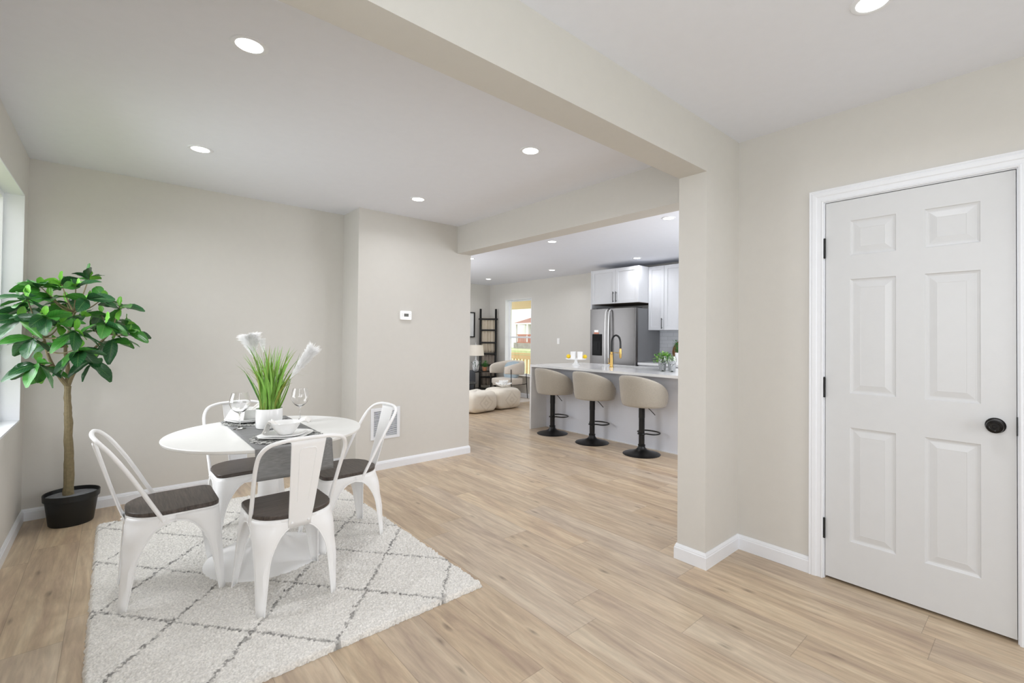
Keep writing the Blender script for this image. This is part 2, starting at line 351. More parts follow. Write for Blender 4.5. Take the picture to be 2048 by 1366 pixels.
def build(name, mb, m, parent=None, smooth=True, bevel=0, solid=0, sub=0, world=False, loc=None, offset=-1, kind=None, label=None):
    me = bpy.data.meshes.new(name); vs = mb.v
    base = Vector((0, 0, 0))
    if world and parent:
        Mi = (Matrix.Translation(parent.location) @ Matrix.Rotation(parent.rotation_euler[2], 4, 'Z')).inverted()
        vs = [tuple(Mi @ Vector(p)) for p in vs]
    if loc is not None: vs = [(p[0]-loc[0], p[1]-loc[1], p[2]-loc[2]) for p in vs]
    me.from_pydata(vs, [], mb.f)
    ms = m if isinstance(m, (list, tuple)) else [m]
    for q in ms: me.materials.append(q)
    if len(ms) > 1: me.polygons.foreach_set('material_index', mb.m)
    me.update()
    import bmesh
    bm = bmesh.new(); bm.from_mesh(me); bmesh.ops.recalc_face_normals(bm, faces=bm.faces); bm.to_mesh(me); bm.free()
    o = bpy.data.objects.new(name, me); COL.objects.link(o)
    if loc is not None: o.location = loc
    if parent: o.parent = parent
    if solid:
        q = o.modifiers.new('thickness', 'SOLIDIFY'); q.thickness = solid; q.offset = offset
    if bevel:
        q = o.modifiers.new('bevel', 'BEVEL'); q.width = bevel; q.segments = 2; q.limit_method = 'ANGLE'; q.angle_limit = R(40)
    if sub:
        q = o.modifiers.new('subsurf', 'SUBSURF'); q.levels = sub; q.render_levels = sub
    if smooth:
        me.polygons.foreach_set('use_smooth', [True]*len(me.polygons))
        try: me.set_sharp_from_angle(angle=R(35))
        except Exception: pass
    if kind: o['kind'] = kind
    if label: o['label'] = label
    return o
def struct(name, mb, m, parent=None, **k): return build(name, mb, m, parent, kind=None if parent else 'structure', smooth=False, **k)
def copy_tree(root, loc, rz=None, label=None):
    def cp(o, par):
        c = o.copy(); COL.objects.link(c)
        if par: c.parent = par
        for ch in list(o.children): cp(ch, c)
        return c
    r = cp(root, None); r.location = loc
    if rz is not None: r.rotation_euler = (0, 0, rz)
    if label: r['label'] = label
    return r
def catmull(P, n=8, closed=False):
    P = [Vector(p) for p in P]; N = len(P); out = []
    for i in range(N if closed else N-1):
        if closed: a, b, c, d = P[(i-1) % N], P[i], P[(i+1) % N], P[(i+2) % N]
        else: a = P[i-1] if i else P[0]*2-P[1]; b = P[i]; c = P[i+1]; d = P[i+2] if i+2 < N else P[-1]*2-P[-2]
        for k in range(n):
            t = k/n; out.append(.5*((2*b)+(c-a)*t+(2*a-5*b+4*c-d)*t*t+(3*b-a-3*c+d)*t**3))
    if not closed: out.append(P[-1])
    return out
def rrect(x0, y0, x1, y1, r, n=6):
    rs = r if isinstance(r, (list, tuple)) else [r]*4; out = []
    for (cx, cy, a0), q in zip([(x1, y1, 0), (x0, y1, 90), (x0, y0, 180), (x1, y0, 270)], rs):
        sx = -1 if cx == x1 else 1; sy = -1 if cy == y1 else 1
        for k in range(n+1):
            a = R(a0+90*k/n); out.append((cx+sx*q+q*math.cos(a), cy+sy*q+q*math.sin(a)))
    return out

# ---------------------------------------------------------------- room shell
ZC, ZC2 = 2.479, 2.513
XL, YB, YR, XR0, XR1, XH = -.454, 4.666, 4.283, 1.670, 2.924, 2.748
YC0, YC1, XC, XD = 1.2827, 1.456, 2.471, 2.875
XW, YL = 6.48, 8.692
def wall(name, lo, hi, holes=(), axis='x', m=None):
    """box wall; holes are (a0,a1,z0,z1) along the long axis ('x' wall runs along Y)"""
    mb = MB(); x0, y0, z0 = lo; x1, y1, z1 = hi
    a0, a1 = (y0, y1) if axis == 'x' else (x0, x1)
    def bx(p, q, r, s_):
        if q-p < 1e-4 or s_-r < 1e-4: return
        mb.box((x0, p, r), (x1, q, s_)) if axis == 'x' else mb.box((p, y0, r), (q, y1, s_))
    cur = a0
    for h in sorted(holes):
        bx(cur, h[0], z0, z1); bx(h[0], h[1], z0, h[2]); bx(h[0], h[1], h[3], z1); cur = h[1]
    bx(cur, a1, z0, z1)
    return struct(name, mb, m or M_wall)
struct('floor', MB().box((-.75, -2.9, -.1), (6.6, 8.85, 0)), M_floor)
struct('ceiling', MB().box((-.75, YC0+.03, ZC), (6.7, 8.85, ZC+.12)), M_ceil)
struct('ceiling_hall', MB().box((-.75, -2.9, ZC2), (3.0, YC0, ZC2+.1)), M_ceil)
wall('wall_left', (-.58, -2.8, 0), (XL, YB, 2.6), [(-.55, .75, .8, 2.19), (3.05, 4.505, .700, 2.19)])
wall('wall_back', (-.58, YB, 0), (XR0, YB+.12, 2.6), axis='y')
struct('wall_middle', MB().box((XR0, YR, 0), (XR1, YB+.12, 2.6)), M_wall)
wall('wall_living_left', (XR1-.12, YB+.12, 0), (XR1, YL+.12, 2.6), [(5.7, 8.1, .8, 2.2)])
wall('wall_living_back', (XR1, YL, 0), (XW+.12, YL+.12, 2.6), axis='y')
wall('wall_far', (XW, .8, 0), (XW+.17, YL, 2.6), [(7.235, 8.11, .45, 2.11)])
wall('wall_kitchen_side', (2.99, .8, 0), (XW, .92, 2.6), [(3.7, 5.5, .95, 2.2)], axis='y')
wall('wall_right', (XD, -2.8, 0), (XD+.115, YC0, 2.6), [(.075, .82, 0, 2.045)])
wall('wall_rear', (-.58, -2.92, 0), (2.99, -2.8, 2.6), [(.1, 2.5, .5, 2.25)], axis='y')
struct('wall_pillar', MB().box((XC, YC0, 0), (XD+.115, YC1, ZC2)), M_wall)
struct('trim_1', MB().box((XL, YC0, 2.2354), (XC, YC1, ZC2)), M_wall)
struct('trim_2', MB().box((XH, YC1, 2.1851), (XR1, YR, ZC)), M_wall)
# closet behind the door
struct('wall_closet', MB().box((XD+.115, -.1, 0), (XD+.9, -.05, 2.5)).box((XD+.115, .8, 0), (XD+.9, .82, 2.5)).box((XD+.9, -.1, 0), (XD+.95, .8, 2.5)).box((XD+.115, -.1, 2.4), (XD+.9, .82, 2.5)), M_wall)

def baseboard(name, p0, p1, nrm, h=.084, t=.0138, e0=0, e1=0):
    """profile swept from p0 to p1 on the floor, nrm points into the room"""
    p0 = Vector((*p0, 0)); p1 = Vector((*p1, 0)); d = (p1-p0).normalized(); nv = Vector((*nrm, 0))
    prof = [(0, 0), (t, 0), (t, h*.74), (t*.78, h*.79), (t*.78, h*.84), (t*.35, h), (0, h)]
    def ring(p, e): return [p+nv*a+d*(e*a/t*t if e else 0)+Vector((0, 0, b)) for a, b in prof]
    A = ring(p0, -e0); B = ring(p1, e1); n = len(prof)
    mb = MB().add(A+B, [(i, (i+1) % n, n+(i+1) % n, n+i) for i in range(n)]+[tuple(range(n-1, -1, -1)), tuple(range(n, 2*n))])
    return struct(name, mb, M_trim)
baseboard('baseboard_left', (XL, -2.8), (XL, YB), (1, 0), .08, e1=-1)
baseboard('baseboard_back', (XL, YB), (XR0, YB), (0, -1), .08, e0=-1, e1=-1)
baseboard('baseboard_recess', (XR0, YR), (XR0, YB), (-1, 0), .08, e0=1, e1=-1)
baseboard('baseboard_middle', (XR0, YR), (XR1, YR), (0, -1), .082, e0=1, e1=1)
baseboard('baseboard_middle_end', (XR1, YR), (XR1, YL), (1, 0), .082, e0=1, e1=-1)
baseboard('baseboard_pillar', (XC, YC0), (XC, YC1), (-1, 0), .088, e0=1, e1=1)
baseboard('baseboard_pillar_front', (XC, YC0), (XD, YC0), (0, -1), .088, e0=1, e1=-1)
baseboard('baseboard_pillar_rear', (XC, YC1), (XD+.1, YC1), (0, 1), .088, e0=1)
baseboard('baseboard_right', (XD, .879), (XD, YC0), (-1, 0), .088, e1=-1)
baseboard('baseboard_far', (XW, 5.05), (XW, YL), (-1, 0), .09, e1=-1)
baseboard('baseboard_living_back', (XR1, YL), (XW, YL), (0, -1), .09, e0=-1, e1=-1)
baseboard('baseboard_rear', (XL, -2.8), (XD, -2.8), (0, 1), .085)

# ---------------------------------------------------------------- six panel door in the hall
def make_door():
    D0, D1, Z0, Z1 = .0866, .8068, .016, 2.032; xf = XD+.004
    d = bpy.data.objects.new('door_1', None); COL.objects.link(d); d.location = (XD, .4467, 0); d['kind'] = 'structure'; d['label'] = 'white six panel door with black knob and three black hinges'
    cols = [(.197, .391), (.500, .694)]; rows = [(.232, .829), (1.008, 1.61), (1.735, 1.92)]
    ys = [D0]+[c for p in cols for c in p]+[D1]; zs = [Z0]+[c for p in rows for c in p]+[Z1]
    mb = MB()
    for i in range(5):
        for j in range(7):
            if i in (1, 3) and j in (1, 3, 5): continue
            mb.add([(xf, ys[i], zs[j]), (xf, ys[i+1], zs[j]), (xf, ys[i+1], zs[j+1]), (xf, ys[i], zs[j+1])], [(0, 1, 2, 3)])
    for y0, y1 in cols:
        for z0, z1 in rows:
            L = [(0, 0), (.004, .0045), (.012, .0075), (.018, .0075), (.046, .0015), (.047, .0022)]
            R_ = [[(xf+dd, y0+k, z0+k), (xf+dd, y1-k, z0+k), (xf+dd, y1-k, z1-k), (xf+dd, y0+k, z1-k)] for k, dd in L]
            mb.grid(R_, wrap=True); mb.add(R_[-1], [(0, 1, 2, 3)])
    e = [(xf, D0, Z0), (xf, D1, Z0), (xf, D1, Z1), (xf, D0, Z1)]; g = [(xf+.035, y, z) for _, y, z in e]
    mb.add(e+g, [(0, 1, 5, 4), (1, 2, 6, 5), (2, 3, 7, 6), (3, 0, 4, 7), (4, 5, 6, 7)])
    build('door_panel', mb, M_door, d, smooth=False, world=True)
    # jamb
    build('door_jamb', MB().box((XD+.001, .075, 0), (XD+.114, .084, 2.036)).box((XD+.001, .8095, 0), (XD+.114, .8205, 2.036)).box((XD+.001, .075, 2.0355), (XD+.114, .8205, 2.0455))
          .box((XD+.045, .084, 0), (XD+.06, .097, 2.03)).box((XD+.045, .797, 0), (XD+.06, .8095, 2.03)).box((XD+.045, .084, 2.018), (XD+.06, .8095, 2.0355)), M_trim, d, smooth=False, world=True)
    # casing, mitred profile around the opening
    prof = [(0, 0), (0, .010), (.006, .013), (.012, .010), (.030, .011), (.034, .015), (.052, .017), (.058, .014), (.062, .017), (.067, .017), (.067, 0)]
    yi0, yi1, zi = .079, .8148, 2.0395
    P = [[(XD-t, yi1+w, 0) for w, t in prof], [(XD-t, yi1+w, zi+w) for w, t in prof], [(XD-t, yi0-w, zi+w) for w, t in prof], [(XD-t, yi0-w, 0) for w, t in prof]]
    build('door_casing', MB().grid(P, wrap=True).add(P[0], [tuple(range(len(prof)))]).add(P[-1], [tuple(range(len(prof)))]), M_trim, d, smooth=False, world=True)
    for z in (1.7875, 1.0315, .271):
        h = MB().tube([(XD-.004, .8095, z-.047), (XD-.004, .8095, z+.047)], .0055, 8).box((XD-.002, .8095, z-.045), (XD+.003, .8155, z+.045))
        for q in (-.05, .05): h.sphere((XD-.004, .8095, z+q), .006, 6)
        build('hinge', h, M_blackm, d, world=True)
    k = MB().lathe([(0, -.004), (.033, -.004), (.034, -.008), (.030, -.013), (.014, -.016), (.011, -.03), (.014, -.036), (.026, -.042), (.029, -.05), (.027, -.057), (.018, -.060), (.016, -.0585), (.008, -.0585), (.006, -.0605), (0, -.0605)], (0, 0, 0), 28, axis='X')
    kk = build('door_knob', k, mat('oil_rubbed_bronze', (34, 32, 31), .22, metal=.6), d); kk.location = (0.008, .151-.4467, .92)
    build('latch_plate', MB().box((XD-.0015, .0828, .885), (XD+.02, .0872, .965)), M_blackm, d, world=True)
make_door()

# ---------------------------------------------------------------- windows
def make_window(n, x0, x1, y0, y1, z0, z1, axis='x', frame=.04, rail=True, label=''):
    w = bpy.data.objects.new('window_%d' % n, None); COL.objects.link(w); w['kind'] = 'structure'; w['label'] = label
    w.location = ((x0+x1)/2, (y0+y1)/2, z0)
    def b(mb, a0, a1, c0, c1, d0=0, d1=1):
        if axis == 'x':
            xa, xb = x0+(x1-x0)*d0, x0+(x1-x0)*d1; mb.box((xa, a0, c0), (xb, a1, c1))
        else:
            ya, yb = y0+(y1-y0)*d0, y0+(y1-y0)*d1; mb.box((a0, ya, c0), (a1, yb, c1))
    a0, a1 = (y0, y1) if axis == 'x' else (x0, x1)
    mb = MB(); b(mb, a0, a0+frame, z0, z1); b(mb, a1-frame, a1, z0, z1); b(mb, a0+frame, a1-frame, z0, z0+frame); b(mb, a0+frame, a1-frame, z1-frame, z1)
    build('window_frame', mb, M_trim, w, smooth=False, world=True)
    if rail:
        zm = (z0+z1)/2; mb = MB(); b(mb, a0+frame, a1-frame, zm-.018, zm+.018, .2, .8); build('meeting_rail', mb, M_trim, w, smooth=False, world=True)
    mb = MB(); b(mb, a0+frame, a1-frame, z0+frame, z1-frame, .47, .53); build('window_pane', mb, M_pane, w, smooth=False, world=True)
    return w
w1 = make_window(1, -.58, -.545, 3.05, 4.505, .711, 2.19, label='tall window by the potted tree in the pale left wall')
build('window_sill', MB().box((-.545, 3.05, .698), (XL-.0005, 4.497, .713)), M_trim, w1, smooth=False, world=True)
# the white reveal lining of that window
struct('trim_3', MB().box((-.545, 4.497, .711), (XL-.0005, 4.5045, 2.19)).box((-.545, 3.05, 2.182), (XL-.0005, 4.497, 2.1895)), M_trim)
make_window(2, -.58, -.545, -.55, .75, .8, 2.19)  # unseen window, put in as the opening for the hall fill lamp
make_window(3, .1, 2.5, -2.9, -2.86, .5, 2.25, 'y')  # invented window behind the camera, placed to let light in
make_window(5, XR1-.11, XR1-.075, 5.7, 8.1, .8, 2.2)  # unseen window added to go with the living room fill
make_window(6, 3.7, 5.5, .82, .855, .95, 2.2, 'y')  # out of view, added to go with the kitchen fill lamp
w4 = make_window(4, XW+.11, XW+.155, 7.235, 8.11, .45, 2.11, frame=.04, label='narrow double hung window behind the cream armchair')
build('window_reveal', MB().box((XW-.002, 8.1, .45), (XW+.11, 8.1095, 2.1095)).box((XW-.002, 7.2355, .45), (XW+.11, 7.245, 2.1095)).box((XW-.002, 7.245, 2.1), (XW+.11, 8.1, 2.1095)).box((XW-.03, 7.2355, .4505), (XW+.11, 8.1095, .462)), M_trim, w4, smooth=False, world=True)

# ---------------------------------------------------------------- recessed lights
LBL = ['round recessed ceiling light nearest the beam over the dining table', 'round recessed ceiling light near the back wall above the table side', 'round recessed ceiling light beside the kitchen opening header', 'round recessed ceiling light in front of the thermostat wall',
       'small recessed light above the kitchen island by the first stool row', 'small recessed light between island and fridge', 'small recessed light above the white kitchen cabinets', 'recessed light over the island beside the pillar',
       'small recessed light in the far living room corner', 'small recessed light at the living room edge of the opening', 'recessed ceiling light cut by the top of the picture on the hall side']
LPOS = [(.392, 2.195), (.39, 3.651), (1.952, 2.204), (1.94, 3.66), (4.022, 4.119), (5.737, 5.869), (5.752, 4.079), (4.05, 2.502), (5.724, 7.733), (4.02, 5.898), (2.014, .418)]
LBL[4:] = ['small recessed light over the island, above the middle bar stool', 'small recessed light over the kitchen floor between fridge and far window', 'small recessed light just above the white wall cabinets',
           'recessed light over the kitchen, beside the pillar edge', 'small recessed light in front of the far corner above the ladder', 'tiny recessed light at the edge of the thermostat wall under the header', 'large recessed light at the very top, over the panel door',
           ]
lens0 = None
for i, (x, y) in enumerate(LPOS):
    zc = ZC2 if y < YC0 else ZC
    if i == 0:
        L0 = thing('ceiling_light', LBL[0], 'ceiling light', (x, y, zc), 0, 'round recessed ceiling lights')
        build('trim_ring', MB().lathe([(.050, .0), (.050, -.004), (.056, -.006), (.066, -.004), (.069, 0)], n=40), M_trim, L0)
        build('light_lens', MB().lathe([(0, -.0035), (.050, -.0035), (.050, -.001), (0, -.001)], n=32), M_led, L0)
    else:
        copy_tree(L0, (x, y, zc), label=LBL[i])
    l = bpy.data.lights.new('downlight', 'AREA'); l.shape = 'DISK'; l.size = .1; l.energy = DOWN_W; l.color = DOWN_COL; l.spread = R(150)
    o = bpy.data.objects.new('downlight', l); COL.objects.link(o); o.location = (x, y, zc-.008)

# ---------------------------------------------------------------- wall fittings
th = thing('thermostat', 'small white thermostat with grey screen on the wall by the kitchen opening', 'thermostat', (2.146, YR, 1.49))
build('thermostat_case', MB().prism([(x, z) for x, z in rrect(-.06, -.045, .06, .045, .012)], 0, .022).xf(Matrix.Rotation(R(90), 4, 'X')), M_ceramic, th, bevel=.003)
build('screen', MB().box((-.022, -.0235, -.012), (.026, -.0215, .018)), M_screen, th)
for bx_ in (-.042, .042):
    for bz in (.012, -.006): build('button', MB().box((bx_-.004, -.0237, bz-.004), (bx_+.004, -.0215, bz+.004)), M_matl, th)
gr = thing('return_air_grille', 'white slatted return air grille low on the wall', 'vent', (1.956, YR, .442))
build('frame', MB().box((-.147, -.008, -.15), (-.118, 0, .15)).box((.118, -.008, -.15), (.147, 0, .15)).box((-.118, -.008, .122), (.118, 0, .15)).box((-.118, -.008, -.15), (.118, 0, -.122)), M_trim, gr, bevel=.002)
mb = MB()
for k in range(25):
    z = -.118+k*.0098
    for a, b in ((-.118, -.004), (.004, .118)): mb.add([(a, -.006, z), (b, -.006, z), (b, -.002, z+.0042), (a, -.002, z+.0042)], [(0, 1, 2, 3)])
mb.box((-.004, -.007, -.122), (.004, 0, .122))
build('slats', mb, M_trim, gr, solid=.0012, smooth=False); build('backing', MB().box((-.118, -.0007, -.122), (.118, -.0001, .122)), M_dark, gr)
sw = thing('light_switch', 'white wall switch plate between the far window and the fridge', 'switch', (XW, 6.43, 1.21))
build('plate', MB().box((-.006, -.035, -.057), (0, .035, .057)), M_ceramic, sw, bevel=.002); build('rocker', MB().box((-.010, -.016, -.032), (-.006, .016, .032)), M_ceramic, sw, bevel=.002)

# ---------------------------------------------------------------- shag rug with diamond lines
def make_rug():
    x0, x1, y0, y1 = -.07, 1.425, 1.945, 4.2; st = .0042
    nx = int((x1-x0)/st); ny = int((y1-y0)/st); rng = np.random.default_rng(3)
    X, Y = np.meshgrid(np.linspace(x0, x1, nx), np.linspace(y0, y1, ny), indexing='ij')
    # tuft field: jittered cells
    cs = .0105; ci = np.floor(X/cs).astype(int); cj = np.floor(Y/cs).astype(int)
    N = 1024; jx = rng.random((N, N)); jy = rng.random((N, N)); hh = rng.random((N, N))
    best = np.full(X.shape, 9.); bh = np.zeros(X.shape); bx = np.zeros(X.shape); by = np.zeros(X.shape)
    for a in (-1, 0, 1):
        for b in (-1, 0, 1):
            i = (ci+a); j = (cj+b); px = (i+.15+.7*jx[i % N, j % N])*cs; py = (j+.15+.7*jy[i % N, j % N])*cs
            d = np.hypot(X-px, Y-py)/cs; k = d < best
            best = np.where(k, d, best); bh = np.where(k, hh[i % N, j % N], bh); bx = np.where(k, px, bx); by = np.where(k, py, by)
    Z = .010+.013*np.sqrt(np.clip(1-(best/.85)**2, 0, 1))+.006*bh
    g = rng.standard_normal((40, 60)); 
    big = np.zeros(X.shape)
    fx = (X-x0)/(x1-x0)*38; fy = (Y-y0)/(y1-y0)*58; ix = fx.astype(int); iy = fy.astype(int); tx = fx-ix; ty = fy-iy; tx = tx*tx*(3-2*tx); ty = ty*ty*(3-2*ty)
    big = g[ix, iy]*(1-tx)*(1-ty)+g[ix+1, iy]*tx*(1-ty)+g[ix, iy+1]*(1-tx)*ty+g[ix+1, iy+1]*tx*ty
    Z += .0012*big
    edge = np.minimum(np.minimum(X-x0, x1-X), np.minimum(Y-y0, y1-Y)); Z *= np.clip(.15+edge/.012, 0, 1)
    # irregular outline
    wob = .004*(bh-.5)*2
    Xo = X+np.where(np.abs(X-x0) < .02, wob, 0)+np.where(np.abs(x1-X) < .02, wob, 0); Yo = Y+np.where(np.abs(Y-y0) < .02, wob, 0)+np.where(np.abs(y1-Y) < .02, wob, 0)
    # diamond pattern, one colour per tuft
    u = (bx-.21)/.49; v = (by-2.57)/.61+.012*big
    def dl(a): return np.abs(a-np.round(a))
    dmin = np.minimum(dl(u+v+.03*(bh-.5)), dl(u-v+.03*(bh-.5)))
    dye = (dmin < .0165)*(.3+.65*hh[(bx/cs).astype(int) % N, (by/cs).astype(int) % N])
    Z -= .003*(dmin < .0145)
    me = bpy.data.meshes.new('rug'); n = nx*ny
    co = np.stack([Xo-.68, Yo-3.07, Z], -1).reshape(-1, 3).astype('f4')
    idx = np.arange(n).reshape(nx, ny); q = np.stack([idx[:-1, :-1], idx[1:, :-1], idx[1:, 1:], idx[:-1, 1:]], -1).reshape(-1, 4)
    # skirt down to the floor
    per = np.concatenate([idx[:, 0], idx[-1, 1:], idx[-2::-1, -1], idx[0, -2:0:-1]]); k = len(per)
    low = co[per].copy(); low[:, 2] = 0; co = np.concatenate([co, low]); li = n+np.arange(k)
    sk = np.stack([per, li, np.roll(li, -1), np.roll(per, -1)], -1); q = np.concatenate([q, sk])
    me.vertices.add(len(co)); me.vertices.foreach_set('co', co.ravel()); me.loops.add(q.size); me.loops.foreach_set('vertex_index', q.ravel().astype('i4'))
    me.polygons.add(len(q)); me.polygons.foreach_set('loop_start', np.arange(0, q.size, 4, dtype='i4')); me.update(calc_edges=True)
    at = me.attributes.new('dye', 'FLOAT', 'POINT'); at.data.foreach_set('value', np.concatenate([dye.ravel(), np.zeros(k)]).astype('f4'))
    me.polygons.foreach_set('use_smooth', [True]*len(me.polygons)); me.materials.append(M_rug)
    o = bpy.data.objects.new('area_rug', me); COL.objects.link(o); o.location = (.68, 3.07, .0005)
    tag(o, 'white shag rug with thin grey diamond lines under the round table', 'rug')
make_rug()
RZ = .020   # level on which furniture stands in the pile

# ---------------------------------------------------------------- dining table
TX, TY, TT = .668, 3.0, .737
t = thing('dining_table', 'round white pedestal table with flared base on the shag rug', 'table', (TX, TY, RZ))
build('tabletop', MB().lathe([(0, TT-.022), (.475, TT-.022), (.489, TT-.016), (.493, TT-.007), (.493, TT-.003), (.49, TT), (0, TT)], (0, 0, -RZ), n=96), M_tabletop, t)
build('pedestal', MB().lathe([(.302, 0), (.303, .006), (.295, .011), (.25, .018), (.19, .031), (.14, .052), (.10, .088), (.075, .14), (.06, .21), (.053, .3), (.05, .45), (.05, .62), (.056, .66), (.075, .69), (.14, TT-.022-RZ-.004), (.14, TT-.022-RZ)], n=64), M_white, t)

# ---------------------------------------------------------------- metal chairs
def make_chair(label):
    c = thing('dining_chair', label, 'chair', (0, 0, RZ), 0, 'white metal chairs around the dining table')
    HS = .172; ZT = .402
    def outline(g=0):
        pts = rrect(-.178-g, -.178-g, .178+g, .178+g, [.05, .05, .135, .135], 8)   # front (+y) corners tight, rear corners round
        return [(x, y-(.004*(1-(x/.18)**2) if y < -.17 else 0)) for x, y in pts]
    build('seat', MB().prism(outline(), ZT+.008, ZT+.028), M_seat, c, bevel=.004)
    build('seat_frame', MB().prism(outline(.001), ZT-.004, ZT+.008), M_white, c, bevel=.002)
    def leg(sx, sy):
        top = Vector((sx*.179, sy*.179)); foot = Vector((sx*(.205 if sy > 0 else .172), sy*(.203 if sy > 0 else .2)))
        rt = .05 if sy > 0 else .134
        full_x = .176; full_y = .176; Zs = [ZT+.002, .388, .378, .366, .35, .33, .305, .28, .25, .22, .18, .14, .105, .085, .07, .04, .0]
        rows = []; ex = []; ey = []
        for z in Zs:
            tt = (ZT-z)/ZT; cx, cy = top.x+(foot.x-top.x)*tt, top.y+(foot.y-top.y)*tt
            wl = .058-.033*min(1, max(0, (.30-z)/.30))
            z0, z1 = .378, .205
            if z >= z0: e = 1
            elif z <= z1: e = 0
            else: e = 1-math.sqrt(max(0, 1-((z-z1)/(z0-z1))**2))
            wx = wl+(full_x+abs(cx)-.176-wl)*e; wy = wl+(full_y+abs(cy)-.176-wl)*e
            k = min(1, max(0, (ZT-z)/.2)); rr = rt*(1-k)+.022*k; rr = min(rr, min(wx, wy)*.8)
            inward = -.007*min(1, max(0, (z-.07)/.05))*min(1, max(0, (.31-z)/.04))     # pressed groove down the corner
            row = [(cx-sx*wx, cy, z), (cx-sx*(wx*.5+rr*.5), cy, z)]
            for q in range(7):
                a = R(90*q/6); g = 1.0+(inward/rr)*math.sin(R(180*q/6))
                ox = cx-sx*rr+sx*rr*math.sin(a)*1; oy = cy-sy*rr+sy*rr*math.cos(a)
                row.append((ox+sx*inward*math.sin(R(180*q/6))*.7, oy+sy*inward*math.sin(R(180*q/6))*.7, z))
            row += [(cx, cy-sy*(wy*.5+rr*.5), z), (cx, cy-sy*wy, z)]
            rows.append(row); ex.append(Vector(row[0])); ey.append(Vector(row[-1]))
        sheet = MB().grid(rows)
        o = build('leg', sheet, M_white, c, solid=.0028, offset=0)
        bead = MB()
        for e in (ex, ey): bead.tube(e[1:], .0034, 6)
        r = Vector(rows[-1][5]); bead.prism([(p[0], p[1]) for p in rows[-1]]+[((rows[-1][0][0]+rows[-1][-1][0])/2, (rows[-1][0][1]+rows[-1][-1][1])/2)], 0, .006)
        build('rolled_edge', bead, M_white, o)
    for sx in (-1, 1):
        for sy in (-1, 1): leg(sx, sy)
    b = catmull([(.176, -.045, .382), (.178, -.058, .408), (.182, -.10, .488), (.188, -.155, .595), (.191, -.198, .67), (.186, -.24, .735), (.158, -.276, .778), (.10, -.296, .796), (.04, -.302, .80), (0, -.303, .801)], 6)
    pts = b+[Vector((-p.x, p.y, p.z)) for p in reversed(b[:-1])]
    fr = MB().tube(pts, .0092, 12)
    for s_ in (-1, 1): fr.obox((s_*.179, -.047, .386), (.006, .024, .034), Matrix.Rotation(R(-20), 3, 'X')); fr.sphere((s_*.183, -.047, .384), .005, 6)
    build('back_frame', fr, M_white, c)
    rows = []
    for z, y, w in [(.365, -.182, .050), (.393, -.187, .050), (.413, -.196, .051), (.452, -.209, .054), (.56, -.240, .060), (.675, -.272, .067), (.77, -.298, .073), (.792, -.303, .075)]:
        rows.append([(-w, y+.004, z), (-w*.97, y, z), (-w*.5, y-.002, z), (0, y-.003, z), (w*.5, y-.002, z), (w*.97, y, z), (w, y+.004, z)])
    sp = build('back_splat', MB().grid(rows), M_white, c, solid=.0026, offset=0)
    def sy_(z): return -(.196+(z-.413)*.2865)-.0052
    l1 = [Vector((-.036+(.735-z)*.055, sy_(z), z)) for z in [.735-.03*k for k in range(9)]]
    top_ = [Vector((x, sy_(z), z)) for x, z in ((-.033, .748), (-.026, .754), (0, .755), (.026, .754), (.033, .748))]
    loop = list(reversed(l1))+top_+[Vector((-p.x, p.y, p.z)) for p in l1]
    build('pressed_bead', MB().tube(loop, .0026, 6), M_white, sp)
    for sx in (-.036, .036): build('rivet', MB().sphere((sx, -.192, .389), .006, 6), M_white, sp)
    br = MB()
    for a in (45, -45): br.obox((0, 0, .378), (.34, .028, .004), Matrix.Rotation(R(a), 3, 'Z'))
    build('cross_brace', br, M_steeld, c)
    for sx in (-1, 1):
        for sy in (-1, 1): build('rubber_pad', MB().obox((sx*(.135 if sy > 0 else .112), sy*(.135 if sy > 0 else .112), .369), (.034, .034, .02), Matrix.Rotation(R(45), 3, 'Z')), M_rubber, c, bevel=.003)
    return c
chairA = make_chair('white metal chair with dark wood seat between the potted tree and the table')
chairA.location = (.23, 2.965, RZ); chairA.rotation_euler = (0, 0, R(-90))
copy_tree(chairA, (.660, 2.55, RZ), R(1), 'white metal chair in front of the hanging runner, its back towards us')
copy_tree(chairA, (1.093, 3.005, RZ), R(92), 'white metal chair beside the wall grille, its open side towards the kitchen')
copy_tree(chairA, (.636, 3.452, RZ), R(182), 'white metal chair beyond the table against the back wall side, partly hidden by plates')

# ---------------------------------------------------------------- table runner, placemats and dishes
def make_runner():
    x0, x1 = .505, .865; rows = []; nx = 18
    for i in range(nx+1):
        x = x0+(x1-x0)*i/nx; dx = x-TX; ye = math.sqrt(.493**2-dx*dx); row = []
        rr = .006
        n0, n1 = TY-ye, TY+ye; zt = TT+.0018
        near_z, far_z = .588, .56
        for k in range(9): row.append((x, n0-rr-.001, near_z+(zt-rr-near_z)*k/8))
        for k in range(1, 5): a = R(90*k/4); row.append((x, n0-.001-rr*math.cos(a), zt-rr+rr*math.sin(a)))
        for k in range(1, 40): row.append((x, n0+(n1-n0)*k/40, zt+.0004*math.sin(k*1.7+i)))
        for k in range(5): a = R(90-90*k/4); row.append((x, n1+.001+rr*math.cos(a), zt-rr+rr*math.sin(a)))
        for k in range(1, 9): row.append((x, n1+rr+.001, zt-rr-(zt-rr-far_z)*k/8))
        rows.append([(p[0], p[1]+(.004*math.sin(i*.5) if p[2] < .7 else 0), p[2]) for p in row])
    # hem hangs straight: pull the drop to one plane
    for row in rows:
        for k, p in enumerate(row):
            if p[2] < .72:
                f = min(1, (.72-p[2])/.1); tgt = TY-.493-.008 if p[1] < TY else TY+.493+.008
                row[k] = (p[0], p[1]*(1-f*.6)+tgt*f*.6, p[2])
    o = build('table_runner', MB().grid(rows), M_runner, None, solid=.0012, offset=1, loc=(TX, TY, TT)); tag(o, 'grey woven table runner hanging over the edge of the white table', 'table runner')
